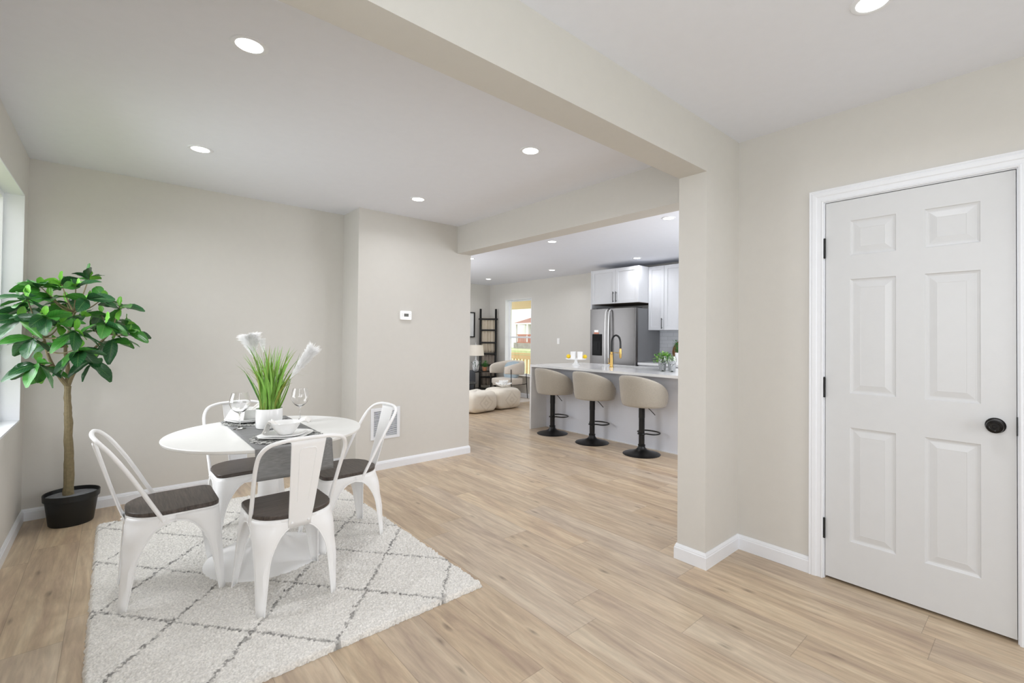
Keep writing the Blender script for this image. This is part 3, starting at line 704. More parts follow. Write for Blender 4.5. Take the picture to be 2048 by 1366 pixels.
make_runner()
def make_placemat(loc, rz, label, seed):
    rnd = random.Random(seed); c = thing('placemat', label, 'placemat', loc, rz, 'round woven placemats')
    build('mat_disc', MB().lathe([(0, 0), (.164, 0), (.164, .0012), (0, .0012)], n=48), M_matd, c)
    mb = MB()
    for k in range(760):
        r = .166*math.sqrt(rnd.uniform(.12, 1)); a = rnd.uniform(0, 6.283); d = rnd.uniform(0, 6.283); ln = rnd.uniform(.009, .022); cv = rnd.uniform(-.012, .012)
        p = Vector((r*math.cos(a), r*math.sin(a), rnd.uniform(.002, .0052))); t_ = Vector((math.cos(d), math.sin(d), 0)); w = Vector((-t_.y, t_.x, 0))
        mb.tube([p-t_*ln, p+w*cv, p+t_*ln], rnd.uniform(.0012, .0021), 4, mi=0 if rnd.random() < .66 else 1)
    build('woven_straw', mb, [M_matl, M_matd], c)
    return c
ZM = TT+.0035
make_placemat((.69, 2.705, ZM), .3, 'round grey woven placemat under the bowl nearest the front chair', 4)
make_placemat((.66, 3.335, ZM), 1.3, 'round grey woven placemat behind the plant pot, under the far bowl', 9)
def sqplate(w, h, rc, t=.004):
    """rounded square dish: list of loops"""
    mb = MB(); loops = []
    for k, z in [(.55, 0), (.62, 0), (.80, h*.35), (1.0, h), (1.0, h+t*.8), (.97, h+t), (.78, h*.35+t), (.62, t), (.3, t)]:
        loops.append([(x, y, z) for x, y in rrect(-w*k, -w*k, w*k, w*k, rc*k, 6)])
    mb.grid(loops, wrap=True); n = len(loops[0]); mb.add(loops[0], [tuple(range(n))]); mb.add(loops[-1], [tuple(range(n))]); return mb
def bowl_mb():
    return MB().lathe([(0, 0), (.042, 0), (.046, .004), (.066, .026), (.086, .056), (.093, .070), (.094, .073), (.092, .074), (.089, .070), (.082, .056), (.061, .028), (.04, .009), (0, .006)], n=48, sy=1).xf(Matrix.Diagonal((.80, .80, .86, 1)))
def napkin_mb(seed):
    rnd = random.Random(seed); mb = MB(); ZB = .066+.008
    # cloth laid through the bowl: path across, width varies (knot in the middle, wings at both ends)
    path = [(-.118, .004, .008), (-.105, .004, .045), (-.092, .004, .078), (-.062, .002, .060), (-.025, 0, .040), (0, 0, .036), (.03, 0, .044), (.064, 0, .064), (.092, -.004, .084), (.122, -.008, .092), (.145, -.012, .074)]
    wid = [.088, .080, .066, .050, .034, .026, .028, .034, .040, .058, .050]
    P = catmull(path, 4); Wd = [w.x for w in catmull([(w, 0, 0) for w in wid], 4)]; rows = []
    for i, (p, w) in enumerate(zip(P, Wd)):
        rows.append([(p.x+.006*math.sin(j*.9+i*.21), p.y+w*(j/12*2-1), p.z+.009*math.sin(j*1.35+i*.16)*(1-.25*math.cos(i*.3))) for j in range(13)])
    mb.grid(rows); return mb.xf(Matrix.Diagonal((.84, .84, .86, 1)))
def place_setting(x, y, rz, near, seed):
    d = 'in front of the plant pot' if near else 'behind the plant pot'
    z = ZM+.0068
    o = build('dinner_plate', sqplate(.120, .012, .078), M_ceramic); o.location = (x, y, z); o.rotation_euler = (0, 0, rz); tag(o, 'white rounded square dinner plate on the woven placemat '+d, 'plate', 'white dinner plates')
    o = build('salad_plate', sqplate(.098, .010, .064), M_ceramic); o.location = (x-.004, y, z+.0075); o.rotation_euler = (0, 0, rz+.05); tag(o, 'smaller white plate stacked on the dinner plate '+d, 'plate', 'white salad plates')
    o = build('bowl', bowl_mb(), M_ceramic); o.location = (x-.002, y, z+.013); tag(o, 'white flared bowl on the stacked plates '+d, 'bowl', 'white bowls')
    o = build('napkin', napkin_mb(seed), M_linen, solid=.0016, sub=1); o.location = (x-.002, y, z+.013); o.rotation_euler = (0, 0, rz+.15); tag(o, 'white cloth napkin folded through the bowl '+d, 'napkin', 'white napkins')
place_setting(.685, 2.715, R(-38), True, 1)
place_setting(.635, 3.345, R(20), False, 2)

def wine_glass_mb(h=.21, r=.055):
    s = h/.21; q = r/.055
    outer = [(.034*q, 0), (.034*q, .0015), (.012, .006*s), (.0045, .014*s), (.0038, .05*s), (.0042, .082*s), (.009, .090*s), (.026*q, .100*s), (.044*q, .118*s), (.054*q, .142*s), (.0545*q, .158*s), (.050*q, .182*s), (.043*q, .205*s), (.0425*q, .2085*s)]
    inner = [(.0415*q, .2085*s), (.0420*q, .204*s), (.0487*q, .182*s), (.0532*q, .158*s), (.0526*q, .142*s), (.0427*q, .119*s), (.0245*q, .1015*s), (.006, .0945*s), (0, .094*s)]
    return MB().lathe([(0, 0)]+outer+inner, n=40)
def glass_thing(x, y, z, label, h=.21, r=.053, group='clear wine glasses on the dining table'):
    o = build('wine_glass', wine_glass_mb(h, r), M_glass); o.location = (x, y, z); tag(o, label, 'wine glass', group); return o
glass_thing(.543, 3.127, TT+.0035, 'clear wine glass standing on the runner, to the plant pot\'s left')
glass_thing(.886, 3.2, TT+.001, 'clear wine glass standing on bare tabletop behind the front bowl')

# potted grass
def make_grass():
    rnd = random.Random(11); c = thing('potted_grass', 'white oval pot of tall green grass with feathery plumes on the table', 'potted plant', (.682, 3.065, TT+.0035))
    build('pot', MB().lathe([(0, 0), (.066, 0), (.072, .004), (.075, .014), (.0755, .112), (.0745, .114), (.0725, .112), (.0715, .1), (0, .098)], n=40, sx=.93, sy=.93), M_ceramic, c)
    mb = MB()
    def blade(base, tip, bend, w, mi):
        base = Vector(base); tip = Vector(tip); mid = (base+tip)/2+Vector(bend); n = 9; rows = []
        side = Vector((rnd.uniform(-1, 1), rnd.uniform(-1, 1), 0)).normalized()
        for k in range(n+1):
            t_ = k/n; p = base*(1-t_)**2+mid*2*t_*(1-t_)+tip*t_*t_; ww = w*(1-t_**2.2)+.0004
            rows.append([p-side*ww, p+Vector((0, 0, 0))+side.cross(Vector((0, 0, 1)))*ww*.35, p+side*ww])
        mb.grid([[tuple(q) for q in r] for r in rows], mi)
    for k in range(95):
        a = rnd.uniform(0, 6.283); r0 = .05*math.sqrt(rnd.random()); b = (r0*math.cos(a), r0*math.sin(a), .095)
        sp = rnd.uniform(.02, .17); h = rnd.uniform(.28, .43)
        a2 = a+rnd.uniform(-.6, .6); h = rnd.uniform(.2, .43) if k % 3 else rnd.uniform(.3, .43); tip = (sp*math.cos(a2)*1.05+rnd.uniform(-.03, .03), sp*math.sin(a2)+rnd.uniform(-.03, .03), .095+h-sp*.35)
        blade(b, tip, (-.3*tip[0]+rnd.uniform(-.02, .02), -.3*tip[1]+rnd.uniform(-.02, .02), rnd.uniform(.01, .09)), rnd.uniform(.0035, .0088), rnd.choice([0, 0, 1, 1, 1, 2]))
    for k in range(44):   # wiry arching strands
        a = rnd.uniform(0, 6.283); b = (.03*math.cos(a), .03*math.sin(a), .1); sp = rnd.uniform(.1, .23)
        blade(b, (sp*math.cos(a), sp*math.sin(a), rnd.uniform(.3, .42)), (-.1*math.cos(a), -.1*math.sin(a), .17), .0009, 2)
    # the dark broad blade leaning out to one side and the stiff one beneath the plume
    rgt = Vector((math.sin(R(YAW)), -math.cos(R(YAW)), 0))
    blade(tuple(rgt*-.03+Vector((0, 0, .1))), tuple(rgt*-.155+Vector((0, 0, .335))), tuple(rgt*.01), .0065, 3)
    blade(tuple(rgt*.05+Vector((0, 0, .1))), tuple(rgt*.125+Vector((0, 0, .29))), tuple(rgt*.012), .008, 0)
    blade(tuple(rgt*.04+Vector((0, 0, .1))), tuple(rgt*.175+Vector((0, 0, .44))), tuple(rgt*.01), .004, 0)
    build('grass_blades', mb, [M_grass1, M_grass2, M_grass3, M_plainleaf], c)
    def plume(b, tip, name, wid, splay):
        base = Vector(b); tip = Vector(tip); ax = (tip-base).normalized(); L = (tip-base).length; m2 = MB()
        u = ax.cross(Vector((.3, .8, .1))).normalized(); w = ax.cross(u)
        for k in range(2300):
            t_ = rnd.random()**.8; a = rnd.uniform(0, 6.283); o_ = (u*math.cos(a)+w*math.sin(a)); p = base+ax*L*t_*.88
            ln = L*rnd.uniform(.22, .4); out = wid*(.35+splay*t_)*rnd.uniform(.5, 1.05)
            q = p+ax*ln*.6+o_*out*.6; e = p+ax*ln*(1-.25*splay*t_)+o_*out
            m2.tube([p, q, e], [.0009, .0013, .0005], 3)
        o = build('plume', m2, M_plume, c, label='feathery white plume')
        m3 = MB().tube([(base.x*.3, base.y*.3, .1), tuple(base*.6+Vector((0, 0, .045))), tuple(base), tuple(base+ax*L*.8)], .0013, 5); build('stem', m3, M_grass3, o)
    up = Vector((0, 0, 1))
    def rp(r, z): return tuple(rgt*r+up*z)
    plume(rp(-.098, .41), rp(-.125, .535), 'a', .05, 1.1)
    plume(rp(-.04, .44), rp(-.05, .51), 'b', .022, .6)
    plume(rp(.112, .28), rp(.245, .455), 'c', .042, .7)
make_grass()

# ---------------------------------------------------------------- potted tree in the corner
def make_tree():
    rnd = random.Random(5); P0 = Vector((-.2, 4.44, 0))
    c = thing('potted_tree', 'leafy green artificial tree in a black plastic pot in the corner by the window', 'potted tree', tuple(P0))
    build('pot', MB().lathe([(0, 0), (.108, 0), (.112, .005), (.132, .165), (.141, .168), (.143, .205), (.141, .208), (.137, .205), (.133, .172), (.125, .168), (0, .168)], n=40), M_blackm, c)
    build('soil', MB().lathe([(0, .192), (.05, .19), (.134, .183), (.134, .17), (0, .17)], n=24), M_stone, c)
    fork = Vector((-.232, 4.42, .925))
    tr = MB(); tp = [(-.215, 4.44, .17), (-.217, 4.435, .22), (-.216, 4.43, .4), (-.222, 4.425, .56), (-.224, 4.42, .70), (-.229, 4.42, .80), tuple(fork)]
    pts = catmull(tp, 5); tr.tube([(p.x+.0012*math.sin(i*1.1), p.y, p.z) for i, p in enumerate(pts)], [.034-.005*min(1, i/3)-.0125*min(1, i/30)+rnd.uniform(-.001, .0018) for i in range(len(pts))], 10)
    tips = []
    # crown cluster centres
    spec = [(150, 565, 4.2), (178, 548, 4.35), (70, 565, 4.15), (118, 560, 4.35), (45, 590, 4.05), (95, 590, 4.2), (30, 632, 4.0), (85, 625, 3.95), (130, 600, 4.4), (175, 592, 4.1), (210, 590, 4.3), (245, 605, 4.2), (258, 640, 4.35), (265, 655, 4.15),
            (150, 655, 3.95), (105, 680, 4.3), (60, 668, 4.15), (72, 722, 4.1), (78, 732, 4.25), (190, 715, 4.2), (232, 672, 4.3), (215, 640, 4.0), (190, 650, 4.35), (165, 625, 4.25), (205, 620, 4.45), (120, 640, 4.15), (160, 690, 4.1), (45, 612, 4.2), (100, 610, 4.5)]
    yw, a_, r_ = R(YAW), R(PITCH), R(ROLL)
    Fv = Vector((math.cos(yw), math.sin(yw), 0)); Rv = Vector((math.sin(yw), -math.cos(yw), 0)); Uv = Vector((0, 0, 1))
    for px, py, Y in spec:
        px = 150+(px-150)*.93; py = py-24 if py > 700 else py-20
        d = Fv+Rv*((px-1024-CX)/F_PX)-Uv*((py-660-CY)/F_PX); p = d*(Y/d.y); tips.append(Vector((max(-.47, p.x), p.y, p.z+CAM_H)))
    mains = [[fork, Vector((-.27, 4.38, 1.0)), Vector((-.31, 4.28, 1.12)), Vector((-.33, 4.2, 1.25))], [fork, Vector((-.232, 4.40, 1.05)), Vector((-.24, 4.33, 1.2)), Vector((-.2, 4.27, 1.42))], [fork, Vector((-.2, 4.40, 1.02)), Vector((-.13, 4.36, 1.14)), Vector((-.03, 4.3, 1.28))]]
    nodes_ = []
    for m_ in mains:
        q = catmull(m_, 6); tr.tube(q, [.0145-.009*i/len(q) for i in range(len(q))], 8); nodes_ += q[4:]
    for t_ in tips:
        b = min(nodes_, key=lambda n_: (n_-t_).length+(.3 if n_.z > t_.z-.02 else 0)); mid = (b+t_)/2+Vector((0, 0, -.02)); tr.tube(catmull([b, mid, t_], 4), [.006-.0035*i/8 for i in range(9)], 5)
    build('trunk', tr, M_bark, c, world=True)
    lf = MB()
    def leaf(p, d, L, wd, droop, mi, roll):
        d = d.normalized(); side = d.cross(Vector((0, 0, 1))); side = side.normalized() if side.length > .01 else Vector((1, 0, 0)); side = Matrix.Rotation(roll, 3, d) @ side; nrm = side.cross(d)
        rows = []; n = 8
        for k in range(n+1):
            t_ = k/n; prof = math.sin(math.pi*min(1, (t_*.93+.035))**1.15)**.8; w = wd*prof+.0008
            cpt = p+d*L*t_+nrm*0-Vector((0, 0, 1))*droop*L*t_*t_
            rows.append([tuple(cpt-side*w+nrm*w*.32+nrm*.002*math.sin(k*2)), tuple(cpt-side*w*.5+nrm*w*.12), tuple(cpt), tuple(cpt+side*w*.5+nrm*w*.12), tuple(cpt+side*w+nrm*w*.32-nrm*.002*math.sin(k*2))])
        k0 = len(lf.v); lf.grid(rows, mi)
        for i in range(k0, len(lf.v)):
            v = lf.v[i]; x = max(-.56 if 3.1 < v[1] < 4.47 and v[2] < 2.1 else -.445, v[0]); lf.v[i] = (x, min(v[1], 4.65), v[2])
    cen = Vector((-.18, 4.25, 1.3))
    for t_ in tips:
        out = (t_-cen); out.z *= .6; out = out.normalized(); n = rnd.randint(6, 8); a0 = rnd.uniform(0, 6.28)
        for k in range(n):
            a = a0+k*2.4; d = Vector((math.cos(a), math.sin(a), rnd.uniform(-.85, .55)))+out*.5
            young = rnd.random() < .22
            leaf(t_-Vector((0, 0, rnd.uniform(0, .03))), d, rnd.uniform(.065, .095) if young else rnd.uniform(.11, .155), rnd.uniform(.022, .03) if young else rnd.uniform(.031, .041), rnd.uniform(.1, .5), 2 if young else (0 if rnd.random() < .55 else 1), rnd.uniform(-1.0, 1.0))
        leaf(t_, Vector((rnd.uniform(-.3, .3), rnd.uniform(-.3, .3), 1)), rnd.uniform(.05, .08), .018, 0, 2, rnd.uniform(0, 3))
    tp_ = tips[1]; leaf(tp_+Vector((0, 0, .02)), Vector((.02, 0, 1)), .075, .02, 0, 1, .5); leaf(tp_, Vector((.8, -.2, .25)), .085, .014, .1, 1, 0)
    fo = build('foliage', lf, [M_leafd, M_leafm, M_leafl], c, world=True)
    at = fo.data.attributes.new('leafuv', 'FLOAT_VECTOR', 'POINT'); tile = [(k/8, j/2-1, 0) for k in range(9) for j in range(5)]
    at.data.foreach_set('vector', [q for _ in range(len(lf.v)//45) for p in tile for q in p])
make_tree()

# ---------------------------------------------------------------- kitchen island
isl = thing('kitchen_island', 'white quartz waterfall island with pale grey panel behind the bar stools', 'kitchen island', (4.9, 3.4, 0))
IT, IX0, IX1, IY0, IY1 = .9, 4.345, 5.39, 1.9, 4.87
SX0, SX1, SY0, SY1 = 4.93, 5.27, 3.45, 4.13
mb = MB().box((IX0, IY0, IT-.03), (SX0, IY1, IT)).box((SX1, IY0, IT-.03), (IX1, IY1, IT)).box((SX0, IY0, IT-.03), (SX1, SY0, IT)).box((SX0, SY1, IT-.03), (SX1, IY1, IT)).box((IX0, IY1-.03, 0), (IX1, IY1, IT-.03))
build('worktop', mb, M_quartz, isl, smooth=False, world=True)
build('front_panel', MB().box((4.649, IY0, 0), (IX1-.02, IY1-.03, IT-.03)), M_island, isl, smooth=False, world=True) if False else build('front_panel', MB().box((4.649, IY0, 0), (4.68, IY1-.03, IT-.03)).box((5.34, IY0, 0), (5.37, IY1-.03, IT-.03)).box((4.68, IY0, 0), (5.34, IY0+.02, IT-.03)), M_island, isl, smooth=False, world=True)
build('base_strip', MB().box((4.641, IY0, 0), (4.649, IY1-.03, .012)), M_trim, isl, smooth=False, world=True)
build('sink_basin', MB().box((SX0, SY0, IT-.2), (SX1, SY1, IT-.19)).box((SX0-.004, SY0-.004, IT-.2), (SX0, SY1+.004, IT-.03)).box((SX1, SY0, IT-.2), (SX1+.004, SY1, IT-.03)).box((SX0, SY0-.004, IT-.2), (SX1, SY0, IT-.03)).box((SX0, SY1, IT-.2), (SX1, SY1+.004, IT-.03)), M_steel, isl, smooth=False, world=True)
# faucet
fc = thing('kitchen_faucet', 'gold faucet with arched black hose on the island', 'faucet', (4.82, 3.805, IT))
build('body', MB().lathe([(0, 0), (.028, 0), (.028, .008), (.022, .012), (.021, .17), (.015, .175), (.015, .205), (0, .206)], n=20).tube([(0, 0, .05), (0, .05, .052)], .011, 10).tube([(0, .04, .05), (0, .055, .12)], .004, 6), M_gold, fc)
hz = [(0, 0, .20), (0, 0, .30), (0, -.005, .36), (0, -.032, .405), (0, -.072, .42), (0, -.115, .40), (0, -.138, .35), (0, -.143, .29), (0, -.143, .245)]
build('hose', MB().tube(catmull(hz, 6), .0125, 10), M_blackm, fc)
build('spray_head', MB().lathe([(0, .125), (.012, .125), (.017, .145), (.018, .20), (.014, .25), (0, .25)], (0, -.143, 0), n=16), M_gold, fc)
build('hose_bracket', MB().tube([(0, 0, .195), (0, -.143, .195)], .004, 6), M_gold, fc)
# cake stand, cups, lemons
ck = (4.82, 4.432)
o = build('cake_stand', MB().lathe([(0, 0), (.058, 0), (.060, .004), (.045, .014), (.026, .035), (.019, .06), (.022, .072), (.05, .078), (.142, .082), (.146, .088), (.145, .094), (.138, .090), (0, .088)], n=40), M_ceramic); o.location = (*ck, IT); tag(o, 'white footed cake stand at the far end of the island', 'cake stand')
def mug(y, x, label):
    c = thing('mug', label, 'mug', (x, y, IT+.0885), R(225), 'white mugs on the cake stand')
    build('cup_body', MB().lathe([(0, 0), (.033, 0), (.036, .003), (.041, .098), (.0415, .10), (.0385, .098), (.034, .008), (0, .006)], n=28), M_ceramic, c)
    build('handle', MB().tube(catmull([(-.036, .01, .078), (-.058, .016, .07), (-.064, .018, .048), (-.055, .015, .028), (-.035, .01, .022)], 4), .0045, 8), M_ceramic, c)
mug(4.475, 4.81, 'tall white mug on the cake stand, nearer the living room'); mug(4.365, 4.83, 'tall white mug on the cake stand, nearer the faucet')
def lemon(x, y, rz, label):
    mb = MB().lathe([(0, -.04), (.006, -.038), (.010, -.034), (.024, -.022), (.030, 0), (.024, .022), (.010, .034), (.006, .039), (0, .041)], n=20, axis='X')
    o = build('lemon', mb, M_lemon); o.location = (x, y, IT+.0885+.031); o.rotation_euler = (0, 0, rz); tag(o, label, 'lemon', 'lemons on the cake stand')
lemon(4.79, 4.548, 1.3, 'yellow lemon on the cake stand beside the mug nearer the window'); lemon(4.875, 4.315, 1.1, 'yellow lemon on the cake stand behind the mug nearer the faucet')
# glasses and ribbed tumblers on island end
glass_thing(4.8, 3.03, IT, 'clear wine glass on the island beneath the small green plant', .18, .052, 'clear wine glasses on the island')
glass_thing(4.8, 2.905, IT, 'clear wine glass on the island, closer to the pillar', .18, .052, 'clear wine glasses on the island')
def ribbed(x, y, label, plant):
    n = 48; prof = [(.034, 0), (.037, .004), (.043, .05), (.046, .115), (.0435, .115), (.040, .05), (.034, .008)]; rows = []
    for r, z in prof: rows.append([(r*(1+.03*(k % 2))*math.cos(2*math.pi*k/n), r*(1+.03*(k % 2))*math.sin(2*math.pi*k/n), z) for k in range(n)])
    c = thing('ribbed_vase' if plant else 'ribbed_tumbler', label, 'vase' if plant else 'tumbler', (x, y, IT))
    mb = MB().grid(rows, wrap=True).add(rows[0], [tuple(range(n))]).add(rows[-1], [tuple(range(n))])
    build('glass_body', mb, mat('ribbed_frosted_glass', (225, 228, 230), .15, trans=.6), c)
    if plant:
        rnd = random.Random(8); lf = MB()
        for k in range(800):
            a = rnd.uniform(0, 6.283); e = rnd.uniform(-.25, 1.45); r = rnd.uniform(.03, .125); p = Vector((math.cos(a)*math.cos(e)*r*1.15, math.sin(a)*math.cos(e)*r*1.15-.03, .115+math.sin(e)*r*.85))
            if k % 3 == 0: lf.tube([(0, 0, .06), (p.x*.4, p.y*.4, .12), tuple(p)], .001, 3, mi=0)
            d = Vector((rnd.uniform(-1, 1), rnd.uniform(-1, 1), rnd.uniform(-.3, .8))).normalized(); s_ = d.cross(Vector((.2, .3, 1))).normalized(); L = rnd.uniform(.018, .036)
            lf.add([tuple(p), tuple(p+d*L*.5+s_*L*.3), tuple(p+d*L), tuple(p+d*L*.5-s_*L*.3)], [(0, 1, 2, 3)], rnd.choice([0, 1, 1]))
        build('greenery', lf, [M_plainleaf, M_grass2], c)
ribbed(4.95, 3.13, 'ribbed glass vase with a bushy green plant on the island end', True); ribbed(4.95, 3.0, 'ribbed glass tumbler behind the wine glasses on the island', False)

# ---------------------------------------------------------------- bar stools
def make_stool(label):
    c = thing('bar_stool', label, 'bar stool', (0, 0, 0), 0, 'upholstered bar stools along the island')
    build('base', MB().lathe([(0, 0), (.205, 0), (.207, .004), (.200, .008), (.15, .020), (.10, .034), (.06, .052), (.042, .072), (.037, .09), (.040, .094), (.040, .106), (.033, .11)], n=48), M_black, c)
    build('pole', MB().lathe([(.032, .10), (.032, .40), (.034, .402), (.034, .55), (0, .55)], n=24), M_black, c)
    fr = [(0.03, -.035, .225), (.06, -.11, .225), (.13, -.13, .225), (.20, -.09, .225), (.225, 0, .225), (.20, .09, .225), (.13, .13, .225), (.06, .11, .225), (.03, .035, .225), (0, .04, .225), (-.035, .02, .225), (-.035, -.02, .225), (0, -.04, .225)]
    build('footrest', MB().tube(catmull(fr, 4, True), .008, 8, True), M_black, c)
    build('lever', MB().tube([(.01, -.03, .545), (.02, -.10, .50), (.025, -.165, .45)], .0045, 6), M_black, c)
    build('seat_plate', MB().box((-.09, -.09, .535), (.09, .09, .55)), M_black, c)
    # cushion
    loops = []
    for k, z in [(.3, .548), (.85, .55), (1, .565), (1.03, .60), (1.0, .635), (.9, .652), (.5, .66), (.05, .66)]:
        loops.append([(x, y, z) for x, y in [(px*k+.03, py*k) for px, py in rrect(-.21, -.205, .22, .205, .13, 6)]])
    build('seat', MB().grid(loops, wrap=True), M_taupe, c)
    # wrap-around shell
    rows = []; N = 44; A = 128
    for i in range(N+1):
        th_ = R(-A+2*A*i/N); f = abs(th_)/R(A); s5 = min(1, f**2.1*1.08); top = .882-.20*s5; ef = min(1, (1-f)*9); thick = .046*(.45+.55*math.sqrt(max(0, ef)))
        sec = []
        prof = [(-1, .545), (-.55, .535), (0, .535), (.55, .545), (1, .60), (1, top-.045), (.75, top-.012), (.2, top), (-.5, top-.004), (-.9, top-.022), (-1, top-.06), (-1, .6)]
        for s_, z in prof:
            # s_=-1 outer, +1 inner
            h_ = (z-.54)/.34; rad = .236+.034*max(0, h_)**.8+(-.006 if z < .56 else 0); rr = rad-(s_+1)/2*thick
            sec.append((-rr*math.cos(th_)*1.0+.035, rr*math.sin(th_)*1.09, z))
        rows.append(sec)
    mb = MB().grid(rows, wrap=True); mb.add(rows[0], [tuple(range(12))]); mb.add(rows[-1], [tuple(range(12))])
    build('backrest', mb, M_taupe, c, sub=1)
    return c
st = make_stool('taupe upholstered bar stool at the living room end of the island'); st.location = (4.37, 4.435, 0); st.rotation_euler = (0, 0, R(-6))
copy_tree(st, (4.37, 3.74, 0), R(-6), 'taupe upholstered bar stool in the middle of the row of three')
copy_tree(st, (4.37, 3.02, 0), R(-6), 'taupe upholstered bar stool closest to the pillar')

# ---------------------------------------------------------------- fridge and cabinets
fg = thing('refrigerator', 'stainless side-by-side refrigerator with black water dispenser', 'refrigerator', (6.1, 4.575, 0))
build('body', MB().box((5.87, 4.135, .02), (6.46, 5.015, 1.745)), M_steeld, fg, bevel=.004, world=True)
for yy in (4.14, 4.93): build('hinge_cover', MB().box((5.85, yy, 1.745), (5.99, yy+.08, 1.765)), M_blackm, fg, world=True)
for y0, y1 in ((4.13, 4.628), (4.634, 5.02)):
    d = build('fridge_door', MB().prism([(y, x) for y, x in rrect(y0, 5.79, y1, 5.866, [.002, .002, .018, .018], 5)], .05, 1.748).xf(Matrix(((0, 1, 0, 0), (1, 0, 0, 0), (0, 0, 1, 0), (0, 0, 0, 1)))), M_steel, fg, world=True)
    yh = y1-.036 if y1 < 4.63 else y0+.026
    build('handle', MB().tube(catmull([(5.79, yh, .80), (5.757, yh, .81), (5.742, yh, .9), (5.735, yh, 1.28), (5.742, yh, 1.62), (5.757, yh, 1.71), (5.79, yh, 1.72)], 6), .012, 10, flat=.8), mat('satin_handle', (225, 225, 225), .35, metal=.6), d, world=False).location = (-6.1, -4.575, 0)
build('water_dispenser', MB().box((5.783, 4.765, 1.0), (5.792, 4.965, 1.345)), mat('dispenser_black', (10, 10, 11), .6, spec=.2), fg, bevel=.003, world=True)
build('dispenser_recess', MB().box((5.78, 4.785, 1.02), (5.784, 4.945, 1.23)).box((5.776, 4.84, 1.09), (5.784, 4.87, 1.21)), mat('recess_black', (16, 16, 18), .5, spec=.2), fg, world=True)
stk = build('energy_sticker', MB().box((5.788, 4.84, 1.375), (5.7895, 4.925, 1.41)).box((5.788, 4.83, 1.348), (5.7895, 4.935, 1.372), 1), [M_ceramic, mat('orange_sticker', (205, 130, 100), .6)], fg, world=True, smooth=False)
def shaker(parent, x, y0, y1, z0, z1, hy=None, hz_=None):
    g = .0015; y0 += g; y1 -= g; z0 += g; z1 -= g; w = .055; mb = MB().box((x, y0, z0), (x+.018, y0+w, z1)).box((x, y1-w, z0), (x+.018, y1, z1)).box((x, y0+w, z0), (x+.018, y1-w, z0+w)).box((x, y0+w, z1-w), (x+.018, y1-w, z1)).box((x+.009, y0+w, z0+w), (x+.018, y1-w, z1-w))
    d = build('cabinet_door', mb, M_cab, parent, bevel=.0015, world=True, smooth=False)
    if hy is not None:
        h = MB().tube([(x-.026, hy, hz_[0]), (x-.026, hy, hz_[1])], .0055, 8)
        for z in (hz_[0]+.02, hz_[1]-.02): h.tube([(x-.026, hy, z), (x, hy, z)], .004, 6)
        ho = build('handle', h, M_black, d); ho.location = -parent.location
    return d
c1 = thing('wall_cabinet', 'white two-door cabinet above the refrigerator', 'cabinet', (6.18, 4.6, 1.83), 0, 'white wall cabinets')
build('cabinet_body', MB().box((5.888, 4.133, 1.835), (6.478, 5.055, 2.392)), M_cab, c1, smooth=False, world=True)
build('cabinet_underside', MB().box((5.889, 4.134, 1.828), (6.477, 5.054, 1.835)), mat('dark_brown_board', (84, 74, 62), .8), c1, smooth=False, world=True)  # thin underside board in one dark brown
build('end_panel', MB().box((5.868, 5.056, 1.72), (6.478, 5.075, 2.392)), M_cab, c1, smooth=False, world=True)
shaker(c1, 5.87, 4.57, 5.055, 1.832, 2.39, 4.601, (1.85, 2.02)); shaker(c1, 5.87, 4.133, 4.57, 1.832, 2.39, 4.541, (1.85, 2.02))
c2 = thing('wall_cabinet', 'tall narrow white cabinet beside the refrigerator, one black pull', 'cabinet', (6.3, 3.99, 1.41), 0, 'white wall cabinets')
build('cabinet_body', MB().box((6.148, 3.856, 1.412), (6.478, 4.13, 2.392)), M_cab, c2, smooth=False, world=True); shaker(c2, 6.13, 3.856, 4.13, 1.412, 2.39, 3.882, (1.428, 1.593))
c3 = thing('wall_cabinet', 'tall white cabinet partly hidden behind the pillar', 'cabinet', (6.3, 3.5, 1.41), 0, 'white wall cabinets')
build('cabinet_body', MB().box((6.148, 3.09, 1.412), (6.478, 3.854, 2.392)), M_cab, c3, smooth=False, world=True); shaker(c3, 6.13, 3.473, 3.854, 1.412, 2.39, 3.565, (1.428, 1.593)); shaker(c3, 6.13, 3.09, 3.471, 1.412, 2.39)
bc = thing('base_cabinet', 'white base cabinet run with drawers behind the island', 'cabinet', (6.2, 3.2, 0))
build('cabinet_body', MB().box((5.88, 1.6, .1), (6.478, 4.12, .885)).box((5.93, 1.6, 0), (6.478, 4.12, .1)), M_cab, bc, smooth=False, world=True)
for y0, y1 in ((3.72, 4.12), (3.3, 3.72), (2.88, 3.3)):
    build('drawer', MB().box((5.862, y0+.002, .72), (5.88, y1-.002, .88)), M_cab, bc, bevel=.002, smooth=False, world=True); shaker(bc, 5.862, y0, y1, .105, .716)
ct = build('counter', MB().box((5.84, 1.6, .886), (6.478, 4.12, .92)), M_quartz, None, bevel=.002, smooth=False, loc=(6.1, 3, .886)); tag(ct, 'white quartz counter along the far kitchen wall', 'worktop')
struct('trim_4', MB().box((6.472, 1.0, .92), (6.4795, 4.2, 1.412)), tile_mat())
cb_ = thing('cutting_board', 'round wooden cutting board leaning on the tiled backsplash', 'cutting board', (6.38, 3.70, .92))
build('board', MB().lathe([(0, -.009), (.175, -.009), (.18, -.005), (.18, .005), (.175, .009), (0, .009)], (0, 0, .18), n=48, axis='X').xf(Matrix.Rotation(R(12), 4, 'Y')), stripes_mat('acacia_grain', (150, 104, 64), (98, 66, 40), 9, 1, .45), cb_)
pv = thing('small_potted_plant', 'small white pot with green leaves on the far counter beside the pillar', 'potted plant', (6.12, 3.60, .92))
build('pot', MB().lathe([(0, 0), (.04, 0), (.05, .10), (.052, .16), (.048, .16), (.04, .14), (0, .14)], n=24), M_ceramic, pv)
